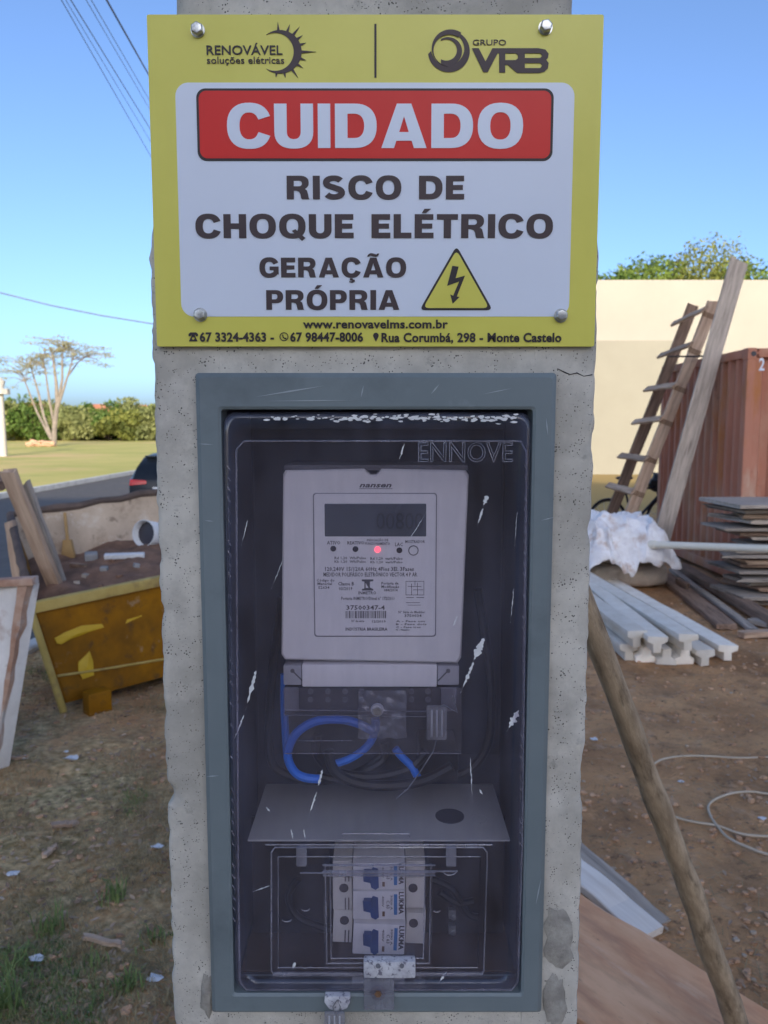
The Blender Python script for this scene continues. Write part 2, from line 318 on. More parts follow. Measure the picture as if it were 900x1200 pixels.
# heavy grotesque capitals drawn as outlines, cap height 1
def se(cx, cy, a, b, t0=0, t1=360, n=28, e=2.35):
    out = []
    for i in range(n + 1):
        t = math.radians(t0 + (t1 - t0) * i / n); c, s = math.cos(t), math.sin(t)
        out.append((cx + a * math.copysign(abs(c) ** (2 / e), c), cy + b * math.copysign(abs(s) ** (2 / e), s)))
    return out[:-1] if abs(t1 - t0) == 360 else out
W, T = .27, .225
def glyph(ch):
    """-> (list of groups of outlines, advance width)"""
    if ch == 'I': return [[[(0, 0), (W, 0), (W, 1), (0, 1)]]], W
    if ch == 'L': return [[[(0, 0), (.66, 0), (.66, T), (W, T), (W, 1), (0, 1)]]], .66
    if ch == 'T': w = .78; return [[[((w - W) / 2, 0), ((w + W) / 2, 0), ((w + W) / 2, 1 - T), (w, 1 - T), (w, 1), (0, 1), (0, 1 - T), ((w - W) / 2, 1 - T)]]], w
    if ch in 'EÉ':
        w = .70; g = [[[(0, 0), (w, 0), (w, T), (W, T), (W, .5 - .095), (w - .05, .5 - .095), (w - .05, .5 + .105), (W, .5 + .105), (W, 1 - T), (w - .01, 1 - T), (w - .01, 1), (0, 1)]]]
        if ch == 'É': g.append([[(.26, 1.05), (.42, 1.05), (.60, 1.22), (.36, 1.22)]])
        return g, w
    if ch == 'H': w = .84; return [[[(0, 0), (W, 0), (W, .39), (w - W, .39), (w - W, 0), (w, 0), (w, 1), (w - W, 1), (w - W, .615), (W, .615), (W, 1), (0, 1)]]], w
    if ch == 'U':
        w = .84; o = [(0, 1)] + se(w / 2, .37, w / 2, .385, 180, 360, 18) + [(w, 1), (w - W, 1)] + se(w / 2, .37, w / 2 - W, .17, 360, 180, 12) + [(W, 1)]
        return [[o]], w
    if ch in 'OÓQ':
        w = .98; g = [[se(w / 2, .5, w / 2, .52), se(w / 2, .5, w / 2 - W, .52 - .21)[::-1]]]
        if ch == 'Q': g.append([[(.47, .30), (.60, .37), (.97, .0), (.84, -.12)]])
        if ch == 'Ó': g.append([[(.38, 1.07), (.54, 1.07), (.74, 1.25), (.50, 1.25)]])
        return g, w
    if ch == 'Õ': pass
    if ch in 'AÃ':
        w = .98; g = [[[(0, 0), (.275, 0), (.325, .165), (.655, .165), (.705, 0), (w, 0), (.645, 1), (.335, 1)], [(.385, .36), (.49, .72), (.595, .36)]]]
        if ch == 'Ã': g.append([[(.2, 1.06), (.28, 1.06), (.33, 1.115), (.5, 1.06), (.63, 1.05), (.74, 1.11), (.78, 1.21), (.70, 1.21), (.64, 1.16), (.48, 1.215), (.36, 1.225), (.25, 1.17)]])
        return g, w
    if ch == 'D':
        w = .90; return [[[(0, 0), (.42, 0)] + se(.42, .5, w - .42, .5, -90, 90, 20) + [(.42, 1), (0, 1)], [(W, T)] + se(.42, .5, w - W - .42, .5 - T, -90, 90, 14) + [(W, 1 - T)]]], w
    if ch in 'PRB':
        w = .80 if ch == 'P' else .86; lo_ = .34; my = (1 + lo_) / 2; rb = .80
        if ch == 'P':
            o = [(0, 0), (W, 0), (W, lo_), (.45, lo_)] + se(.45, my, rb - .45, 1 - my, -90, 90, 14) + [(0, 1)]
            return [[o, [(W, lo_ + .19)] + se(.42, my, rb - W - .42, 1 - my - .19, -90, 90, 10) + [(W, .81)]]], rb
        if ch == 'R':
            o = [(0, 0), (W, 0), (W, .37), (.36, .37), (.47, .33), (.52, .22), (.545, .06), (.575, 0), (.87, 0), (.84, .05), (.81, .24), (.775, .37), (.69, .44)] + se(.50, .71, .345, .29, -50, 90, 12) + [(0, 1)]
            return [[o, [(W, .55)] + se(.45, .675, .135, .125, -90, 90, 10) + [(W, .80)]]], .87
        o = [(0, 0), (.5, 0)] + se(.5, .285, .36, .285, -90, 60, 10) + se(.5, .735, .33, .265, -60, 90, 10) + [(0, 1)]
        return [[o, [(W, .19), (.5, .19)] + se(.5, .285, .10, .09, -90, 90, 8) + [(W, .385)], [(W, .60), (.48, .60)] + se(.48, .71, .09, .1, -90, 90, 8) + [(W, .81)]]], .86
    if ch in 'CÇG':
        w = .92; cx = .48
        if ch in 'CÇ':
            o = se(cx, .5, .48, .52, 22, 338, 34) + [(cx + .20, .36)] + se(cx, .5, .48 - W, .52 - .215, 318, 42, 24) + [(cx + .20, .64)]
        else:
            o = se(cx, .5, .48, .52, 26, 322, 32) + [(.93, .15), (.93, .55), (.50, .55), (.50, .37), (.68, .37), (.68, .265)] + se(cx, .5, .48 - W, .52 - .215, 300, 42, 22) + [(cx + .21, .66)]
        g = [[o]]
        if ch == 'Ç': g.append([[(.42, -.05), (.54, -.05), (.53, -.10), (.64, -.13), (.65, -.22), (.52, -.275), (.36, -.25), (.38, -.19), (.48, -.205), (.53, -.185), (.48, -.15), (.40, -.15)]])
        return g, w
    if ch == 'S':
        sp_ = [p for p in se(.40, .715, .285, .185, 25, 250, 14, 2.1)] + [(.40, .51)] + [p for p in se(.41, .285, .295, .185, 70, -155, 14, 2.1)]
        sp_ = [(x, y) for x, y in sp_]; L_, R_ = [], []
        for i, (x, y) in enumerate(sp_):
            a, b = sp_[max(i - 1, 0)], sp_[min(i + 1, len(sp_) - 1)]; dx, dy = b[0] - a[0], b[1] - a[1]; q = math.hypot(dx, dy) or 1
            hw = .112 + .018 * abs(dy / q); L_.append((x - dy / q * hw, y + dx / q * hw)); R_.append((x + dy / q * hw, y - dx / q * hw))
        return [[L_ + R_[::-1]]], .83
    if ch == 'V': return [[[(.33, 0), (.57, 0), (.90, 1), (.62, 1), (.45, .40), (.28, 1), (0, 1)]]], .86
    return [], .42
def heavy(parent, body, px0, px1, pyt, pyb, Y, mat, gap=.09, name='lettering'):
    """headline lettering; every word is one mesh"""
    lay = []; x = 0
    for ch in body:
        g, wd = glyph(ch); lay.append((ch, x, g)); x += wd + gap
    total = x - gap; pc = (pyt + pyb) / 2; X0, X1 = XX(px0, pc, Y), XX(px1, pc, Y); Z0, H = ZZ(pyb, Y), ZZ(pyt, Y) - ZZ(pyb, Y); kx = (X1 - X0) / total
    words, cur = [], []
    for it in lay:
        if it[0] == ' ':
            words.append(cur); cur = []
        else: cur.append(it)
    words.append(cur); o_ = ORG[parent.name]
    for wd in words:
        bm = bmesh.new()
        for ch, x, gs in wd:
            for q, g in enumerate(gs):
                me = curve_mesh(g, .0006)
                for v in me.vertices: v.co = (X0 + (v.co.x + x) * kx - o_[0], Y - v.co.z - .0002 * q - o_[1], Z0 + v.co.y * H - o_[2])
                bm.from_mesh(me); bpy.data.meshes.remove(me)
        bmesh.ops.recalc_face_normals(bm, faces=bm.faces)
        me = bpy.data.meshes.new(name); bm.to_mesh(me); bm.free(); link(name, me, mat, parent, o_)
def flat(parent, name, polys_px, Y, mat, thick=.0006):
    """flat printed shape from outlines measured in the photograph"""
    o_ = ORG[parent.name]; me = curve_mesh([[(XX(x, y, Y), ZZ(y, Y)) for x, y in pl] for pl in polys_px], thick)
    for v in me.vertices: v.co = (v.co.x - o_[0], Y - v.co.z - o_[1], v.co.y - o_[2])
    return link(name, me, mat, parent, o_)
# ------------------------------------------------------------------ ground, road, field
RX0, RX1 = -12.7, -2.80        # the two kerb lines of the road
def graded(lim0, lim1, fine0, fine1, step, grow):
    a = list(np.arange(fine0, fine1 + 1e-6, step)); d = step
    while a[-1] < lim1: d *= grow; a.append(a[-1] + d)
    d = step
    while a[0] > lim0: d *= grow; a.insert(0, a[0] - d)
    return a
K['ground'] = None
def ground_mat():
    m = pm('bare_earth', (.38, .195, .085), (.70, .395, .185), scale=1.6, rough=.95, bump=1., bscale=38, dist=.02, detail=10,
           layers=[((.62, .42, .27), 9, .62, .07, .6), ((.15, .085, .05), 22, .62, .06, .75), ((.68, .50, .36), 60, .68, .03, .6), ((.16, .09, .05), 5, .60, .08, .5)])
    nt = m.node_tree; L = nt.links.new; b = nt.nodes['Principled BSDF']; src = b.inputs['Base Color'].links[0].from_socket
    tc = nd(nt, 'ShaderNodeTexCoord'); sx = nd(nt, 'ShaderNodeSeparateXYZ'); L(tc.outputs['Object'], sx.inputs[0])
    n = nd(nt, 'ShaderNodeTexNoise'); n.inputs['Scale'].default_value = 1.1; n.inputs['Detail'].default_value = 9; n.inputs['Roughness'].default_value = .7; L(tc.outputs['Object'], n.inputs['Vector'])
    # the verge on the left carries thin dry turf, the building plot on the right is bare red earth
    mr = nd(nt, 'ShaderNodeMapRange'); mr.inputs[1].default_value = .1; mr.inputs[2].default_value = -.5; L(sx.outputs[0], mr.inputs[0])
    n2 = nd(nt, 'ShaderNodeMapRange'); n2.inputs[1].default_value = .40; n2.inputs[2].default_value = .60; L(n.outputs[0], n2.inputs[0])
    mu = nd(nt, 'ShaderNodeMath', operation='MULTIPLY'); L(mr.outputs[0], mu.inputs[0]); L(n2.outputs[0], mu.inputs[1])
    mx = nd(nt, 'ShaderNodeMix', data_type='RGBA'); L(mu.outputs[0], mx.inputs[0]); L(src, mx.inputs[6])
    n3 = nd(nt, 'ShaderNodeTexNoise'); n3.inputs['Scale'].default_value = 28; n3.inputs['Detail'].default_value = 6; L(tc.outputs['Object'], n3.inputs['Vector'])
    r = nd(nt, 'ShaderNodeValToRGB'); e = r.color_ramp.elements; e[0].position = .35; e[1].position = .68; e[0].color = (.26, .20, .08, 1); e[1].color = (.80, .60, .32, 1)
    L(n3.outputs[0], r.inputs[0]); L(r.outputs[0], mx.inputs[7])
    # far ground under the building: dry grass
    fy = nd(nt, 'ShaderNodeMapRange'); fy.inputs[1].default_value = 13; fy.inputs[2].default_value = 16; L(sx.outputs[1], fy.inputs[0])
    m3 = nd(nt, 'ShaderNodeMix', data_type='RGBA'); L(fy.outputs[0], m3.inputs[0]); L(mx.outputs[2], m3.inputs[6]); m3.inputs[7].default_value = (.40, .28, .10, 1)
    L(m3.outputs[2], b.inputs['Base Color'])
    return m
def gz(x, y):
    z = terrain(x, y)
    if abs(x) < 6 and -2 < y < 12:
        a = .5 + .5 * noise.noise(V((x * .8, y * .8, 3)))
        z += .022 * noise.noise(V((x * 2.3, y * 2.3, 0))) + .014 * noise.noise(V((x * 7, y * 7, 4))) + .014 * a * noise.noise(V((x * 15, y * 15, 9)))
        if x > .2: z += .006 * math.sin(x * 5 + noise.noise(V((x, y, 8))) * 4) * noise.noise(V((x * 1.1, y * 5, 5)))
    return z
xs = graded(-1500, 1500, -3.6, 4.2, .035, 1.16); ys = graded(-400, 2500, .9, 8.2, .035, 1.13)
xs = sorted([x for x in xs if abs(x - RX1) > .09 and abs(x - RX0) > .3] + [RX1 + .02, RX1 - .04, RX0 + .04, RX0 - .02])
nx, ny = len(xs), len(ys); gv = []
for y in ys:
    for x in xs:
        z = gz(x, y)
        if x < RX1 - .03: z = terrain(x, y) - .30
        gv.append((x, y, z))
me = bpy.data.meshes.new('ground'); me.from_pydata(gv, [], [(j * nx + i, j * nx + i + 1, (j + 1) * nx + i + 1, (j + 1) * nx + i) for j in range(ny - 1) for i in range(nx - 1)])
tag(link('ground', me, ground_mat(), None, (0, 0, 0), True, 180), kind='structure')
def strip(name, x0, x1, y0, y1, dz, mat, n=60, flat_=False):
    yy = [y0 + (y1 - y0) * (i / n) ** 2.2 for i in range(n + 1)]; xx = [x0 + (x1 - x0) * i / 6 for i in range(7)]
    m = MB(); m.add([(x, y, terrain(x, y) + dz) for y in yy for x in xx], [(j * 7 + i, j * 7 + i + 1, j * 7 + i + 8, j * 7 + i + 7) for j in range(n) for i in range(6)])
    return tag(m.build(name, mat, None, (0, 0, 0), fix=False), kind='structure')
K['asphalt'] = pm('asphalt', (.085, .078, .072), (.115, .105, .097), scale=3, rough=.9, bump=.4, bscale=80, dist=.004, layers=[((.16, .12, .085), .8, .62, .07, .6)])
K['field'] = pm('sunlit_grass', (.44, .42, .09), (.60, .50, .15), scale=.12, rough=.95, bump=.5, bscale=3, dist=.05, detail=9, layers=[((.72, .48, .22), .06, .58, .06, .8), ((.28, .33, .06), .4, .62, .06, .5)])
strip('road', RX0 + .02, RX1 - .02, -30, 400, -.11, K['asphalt'])
strip('grass_field', -900, RX0 - .12, -60, 900, .012, K['field'])
K['kerb'] = pm('painted_kerb', (.50, .50, .49), (.62, .62, .60), scale=4, rough=.85, bump=.3, bscale=40, dist=.003, layers=[((.3, .27, .23), 3, .6, .08, .6)])
for nm, xa, xb, hgt in (('kerb', RX1 - .09, RX1 + .06, .05), ('kerb', RX0 - .14, RX0 + .06, .07)):
    yy = [-20 + 290 * (i / 90) ** 2 for i in range(91)]; m = MB()
    m.loft([[(xa, y, terrain(xa, y) - .3), (xb, y, terrain(xa, y) - .3), (xb, y, terrain(xa, y) + hgt - .012), (xb - .015, y, terrain(xa, y) + hgt), (xa + .015, y, terrain(xa, y) + hgt), (xa, y, terrain(xa, y) + hgt - .012)] for y in yy])
    tag(m.build(nm, K['kerb'], None, (0, 0, 0)), kind='structure')
# ------------------------------------------------------------------ concrete post
YF, YS = .722, .7166                    # front of the post, front of the sign
CAV = (-.1525, .1395, 1.085, 1.6705)    # recess that holds the meter box
def post():
    root = thing('concrete_post', (-.008, .86, 0), 'rough grey concrete post carrying the yellow sign and meter box', 'post')
    zs = [-.3, 0, .3, .6, .8, .9, .97]
    zs += list(np.arange(1.0, 2.12, .005)) + [2.2, 2.4, 2.8, 3.4, 4.2, 5.2]
    zs = sorted([z for z in zs if min(abs(z - CAV[2]), abs(z - CAV[3])) > .003] + [CAV[2] - .001, CAV[2], CAV[3], CAV[3] + .001])
    S = [0, .0015, .0035, .006, .010, .016, .024]; D_ = .27; rings = []
    for z in zs:
        k = sm(1.80, 1.96, z); xl = -.2145 + .0265 * k; xr = .1970 - .0265 * k; r = .006 + .022 * k; inc = CAV[2] <= z <= CAV[3]
        def chip(q, s, side):
            if s > .02: return 0
            n = noise.fractal(V((side * 7.3, z * 55, q)), .7, 2, 4); big = max(0, noise.noise(V((side * 3.1, z * 26, 2.2))) - .30)
            return (.0013 * n + .016 * big * (1 - k)) * (1 - s / .02) * (1.4 if side < 0 else 1)
        def rnd_(s): return r - math.sqrt(max(0, r * r - (r - s) ** 2)) if s < r else 0
        def wob(x): return .0006 * noise.noise(V((x * 25, z * 25, 0))) + .0012 * noise.noise(V((x * 6, z * 5, 3)))
        ring = []
        for s in S:
            ring.append((xl + s + chip(0, s, -1), YF + rnd_(s) * .9 + abs(chip(5, s, -1)) * .8 + wob(xl + s), z))
        for t in (0, 1): ring.append((xl + .024 + (CAV[0] - xl - .024) * (.5 + .5 * t), YF + wob(CAV[0]), z))
        for t in range(5): ring.append((CAV[0] + .0005 + (CAV[1] - CAV[0] - .001) * t / 4, (YF + .17) if inc else YF + wob(t), z))
        for t in (1, 0): ring.append((xr - .024 - (xr - .024 - CAV[1]) * (.5 + .5 * t), YF + wob(CAV[1]), z))
        for s in S[::-1]:
            ring.append((xr - s - chip(0, s, 1), YF + rnd_(s) * .9 + abs(chip(5, s, 1)) * .8 + wob(xr - s), z))
        for t in range(1, 6): ring.append((xr - .01 * (t == 5) + wob(t), YF + .012 + (D_ - .02) * t / 5, z))
        for t in range(1, 4): ring.append((xr + (xl - xr) * t / 4, YF + D_, z))
        for t in range(5, 0, -1): ring.append((xl + .01 * (t == 5) + wob(t), YF + .012 + (D_ - .02) * t / 5, z))
        rings.append(ring)
    m = MB(); m.loft(rings); m.build('shaft', K['concrete'], root, smooth=True, angle=28)
    # hairline crack beside the box, upper right, and cement smears squeezed out round the frame
    m = MB(); pts = [P(653, 432, YF), P(661, 436, YF), P(668, 439, YF), P(676, 437, YF), P(684, 441, YF), P(694, 439, YF)]
    m.tube([p + V((0, -.0005, 0)) for p in pts], [.0003, .0006, .0004, .0006, .0003, .0005], 5); m.build('crack', K['black'], root)
    rng = random.Random(3)
    K['grout'] = pm('dark_grout', (.27, .25, .215), (.44, .41, .355), scale=60, rough=.95, bump=.9, bscale=250, dist=.002)
    for cx, cy, a, b in ((655, 1098, 17, 34), (650, 1172, 12, 28), (243, 1165, 7, 24)):
        rings = []
        for f, d in ((1, .0002), (.8, .0016), (.35, .0022)):
            rings.append([P(cx + a * f * math.copysign(abs(math.cos(t)) ** .7, math.cos(t)) * (1 + .5 * noise.noise(V((math.cos(t) * 2.7, math.sin(t) * 2.7, cx)))), cy + b * f * math.copysign(abs(math.sin(t)) ** .7, math.sin(t)) * (1 + .4 * noise.noise(V((math.cos(t) * 2.9, math.sin(t) * 2.9, cx + 3)))), YF) + V((0, -d - .0008, 0)) for t in [2 * math.pi * q / 22 for q in range(22)]])
        m = MB(); m.loft(rings); m.build('grout_smear', K['grout'], root, smooth=True)
post()
# ------------------------------------------------------------------ warning sign
def sign():
    x0 = (XX(174, 17, YS) + XX(182, 406, YS)) / 2; x1 = (XX(707, 17, YS) + XX(697, 406, YS)) / 2; z0, z1 = ZZ(406, YS), ZZ(17, YS)
    root = thing('warning_sign', ((x0 + x1) / 2, YS, z0), 'yellow and white electric shock warning sign bolted to the concrete post', 'sign')
    m = MB(); m.loft([[(x, YS + .0000, z) for x, z in rrect(x0, x1, z0, z1, .0015, 2)], [(x, YS + .0030, z) for x, z in rrect(x0, x1, z0, z1, .0015, 2)]]); m.build('panel', K['yellow'], root)
    def rr(px0, py0, px1, py1, r):    # rounded rectangle in sign units -> pixel outline at the sign's distance
        pc = (py0 + py1) / 2; return rrect(XX(px0, pc, YS), XX(px1, pc, YS), ZZ(py1, YS), ZZ(py0, YS), r, 7)
    def fl(name, polys, d, mat):
        o_ = ORG[root.name]; me = curve_mesh(polys, .0004)
        for v in me.vertices: v.co = (v.co.x - o_[0], YS - d - v.co.z - o_[1], v.co.y - o_[2])
        return link(name, me, mat, root, o_)
    fl('white_panel', [rr(209, 97, 670, 371, .0115)], .0002, K['white'])
    fl('banner_border', [rr(231, 104, 648, 189, .008)], .0006, K['black'])
    fl('banner', [rr(234, 107, 645, 186, .0065)], .0010, K['red'])
    Y1, Y2 = YS - .0008, YS - .0015
    heavy(root, 'CUIDADO', 266, 613, 121.5, 173.5, Y2, K['white'], .10)
    heavy(root, 'RISCO DE', 336, 544, 206, 233.5, Y1, K['brownprint'], .13)
    heavy(root, 'CHOQUE ELÉTRICO', 229, 648, 251, 279, Y1, K['brownprint'], .12)
    heavy(root, 'GERAÇÃO', 304, 476, 302, 325, Y1, K['brownprint'], .13)
    heavy(root, 'PRÓPRIA', 312, 468, 340, 363, Y1, K['brownprint'], .12)
    # triangle
    def tri(s):
        c = (535, 338); pts = [(535, 288), (491.5, 363.5), (577.5, 363.5)]; out = []
        pts = [(c[0] + (x - c[0]) * s, c[1] + (y - c[1]) * s) for x, y in pts]
        for i in range(3):
            p, a, b = pts[i], pts[i - 1], pts[(i + 1) % 3]
            def tow(p, q, d): l = math.hypot(q[0] - p[0], q[1] - p[1]); return (p[0] + (q[0] - p[0]) * d / l, p[1] + (q[1] - p[1]) * d / l)
            A, B = tow(p, a, 7), tow(p, b, 7)
            for t in (0, .25, .5, .75, 1): out.append(tuple((1 - t) ** 2 * A[j] + 2 * t * (1 - t) * p[j] + t * t * B[j] for j in (0, 1)))
        return out
    flat(root, 'triangle_border', [tri(1)], Y1, K['black'], .0004)
    flat(root, 'triangle', [tri(.90)], Y1 - .0004, K['yellow'], .0004)
    flat(root, 'lightning_bolt', [[(530, 311.5), (537.5, 312.5), (534, 326), (545, 323), (535.3, 347.5), (538.5, 348), (530.5, 356), (527.6, 345), (531, 346.5), (538, 330), (524, 335)]], Y1 - .0008, K['black'], .0004)
    # first logo: name in two lines and a crescent sun
    Yp = YS - .0005
    write(root, 'RENOVÁVEL', 242, 331, 53.5, 64, Yp, K['black'], .012)
    write(root, 'soluções elétricas', 242.5, 333, 66.5, 74.5, Yp, K['brownprint'], .004)
    cres = [(328 + 25.5 * math.cos(t), 60.7 - 25.5 * math.sin(t)) for t in [math.radians(128 - 256 * i / 36) for i in range(37)]]
    cres += [(322.6 + 21.6 * math.cos(t), 60.7 - 22.4 * math.sin(t)) for t in [math.radians(-119 + 238 * i / 36) for i in range(37)]]
    flat(root, 'sun_crescent', [cres], Yp, K['brownprint'], .0004)
    for a, l in ((94, 10), (70, 9), (52, 12), (36, 7.5), (19, 7), (0, 17), (-18, 7), (-35, 8), (-55, 12), (-78, 6), (-99, 5)):
        t = math.radians(a); c, s = math.cos(t), math.sin(t)
        flat(root, 'sun_ray', [[(328 + 25 * c + 1.6 * s, 60.7 - 25 * s + 1.6 * c), (328 + (25.5 + l) * c, 60.7 - (25.5 + l) * s), (328 + 25 * c - 1.6 * s, 60.7 - 25 * s - 1.6 * c)]], Yp - .0001, K['brownprint'], .0004)
    flat(root, 'divider', [[(438.7, 28), (441.2, 28), (441.2, 91), (438.7, 91)]], Yp, K['black'], .0004)
    # second logo: swirl and letters
    def arc(cx, cy, r0, r1, c2x, c2y, a0, a1, n=40):
        return [(cx + r0 * math.cos(math.radians(a0 + (a1 - a0) * i / n)), cy - r0 * math.sin(math.radians(a0 + (a1 - a0) * i / n))) for i in range(n + 1)] + \
               [(c2x + r1 * math.cos(math.radians(a1 + (a0 - a1) * i / n)), c2y - r1 * math.sin(math.radians(a1 + (a0 - a1) * i / n))) for i in range(n + 1)]
    flat(root, 'swirl', [arc(526, 60, 24.5, 19.5, 524.5, 57.0, -172, 88)], Yp, K['brownprint'], .0004)
    flat(root, 'swirl', [arc(528, 56.5, 22, 18.5, 526.5, 59, 55, 262)], Yp - .0003, K['brownprint'], .0004)
    flat(root, 'swirl', [arc(525, 60, 16.5, 12.5, 523.0, 58.6, -120, 120)], Yp, K['brownprint'], .0004)
    write(root, 'GRUPO', 554, 593, 46.5, 53, Yp, K['brownprint'], .0)
    flat(root, 'lettering', [[(553, 56.5), (561, 56.5), (569, 72), (577, 56.5), (631, 56.5), (639, 58), (643, 63), (642, 68), (640, 70), (643, 74), (642, 80), (638, 84), (632, 85.5), (606, 85.5), (595, 76), (592, 76), (592, 85), (585, 85), (585, 62.5), (583, 62.5), (571.5, 84.5), (566.5, 84.5)],
                             [(592, 62.5), (592, 70.5), (604, 70.5), (607, 68.5), (607, 64.5), (604, 62.5)], [(615, 62.5), (615, 68), (633, 68), (635.5, 65.3), (633, 62.5)], [(615, 74), (615, 79.8), (633, 79.8), (635.5, 76.8), (633, 74)]], Yp, K['brownprint'], .0004)
    # address lines
    write(root, 'www.renovavelms.com.br', 355, 525, 375, 384.5, Yp, K['black'], .028)
    write(root, '67 3324-4363 -', 234, 321, 390, 400, Yp, K['black'], .03)
    write(root, '67 98447-8006', 340, 425.5, 390, 400, Yp, K['black'], .03)
    write(root, 'Rua Corumbá, 298 - Monte Castelo', 447, 658, 390.5, 400.5, Yp, K['black'], .03)
    flat(root, 'telephone_icon', [[(221, 391.5), (223, 389.5), (230, 389.5), (232, 391.5), (232, 394), (229.5, 394), (229.5, 392.5), (228, 392.5), (231.5, 400), (221.5, 400), (225, 392.5), (223.5, 392.5), (223.5, 394), (221, 394)],
                                  [(226.5 + 1.6 * math.cos(t), 396.5 + 1.6 * math.sin(t)) for t in [2 * math.pi * i / 12 for i in range(12)]]], Yp, K['black'], .0004)
    ci = lambda cx, cy, r, n=24: [(cx + r * math.cos(2 * math.pi * i / n), cy + r * math.sin(2 * math.pi * i / n)) for i in range(n)]
    flat(root, 'speech_bubble_icon', [ci(332.8, 394.6, 5.2), ci(332.8, 394.6, 4.2)[::-1], [(330.5, 392), (332, 392.3), (332.2, 394.5), (334, 396), (335.3, 395.6), (336, 396.8), (334.3, 397.8), (331.3, 395.6)]], Yp, K['black'], .0004)
    flat(root, 'map_pin_icon', [[(440.5 + 3.3 * math.cos(math.radians(a)), 393.2 - 3.3 * math.sin(math.radians(a))) for a in range(-25, 206, 15)] + [(440.5, 400.5)]], Yp, K['black'], .0004)
    # four bolts
    for px, py in ((232, 36), (639, 33), (235, 369), (657, 370)):
        c = P(px, py, YS); m = MB(); m.cyl(c + V((0, -.0001, 0)), c + V((0, -.0012, 0)), .0062, n=24)
        b = m.build('washer', K['zinc'], root, smooth=True); m = MB()
        ring = lambda y, r: [(c.x + r * math.cos(q), c.y + y, c.z + r * math.sin(q)) for q in [math.pi / 3 * k + px for k in range(6)]]
        m.loft([ring(-.0012, .0056), ring(-.0052, .0056), ring(-.0062, .0046)]); m.build('bolt_head', K['zinc'], root, bevel=.0004)
sign()
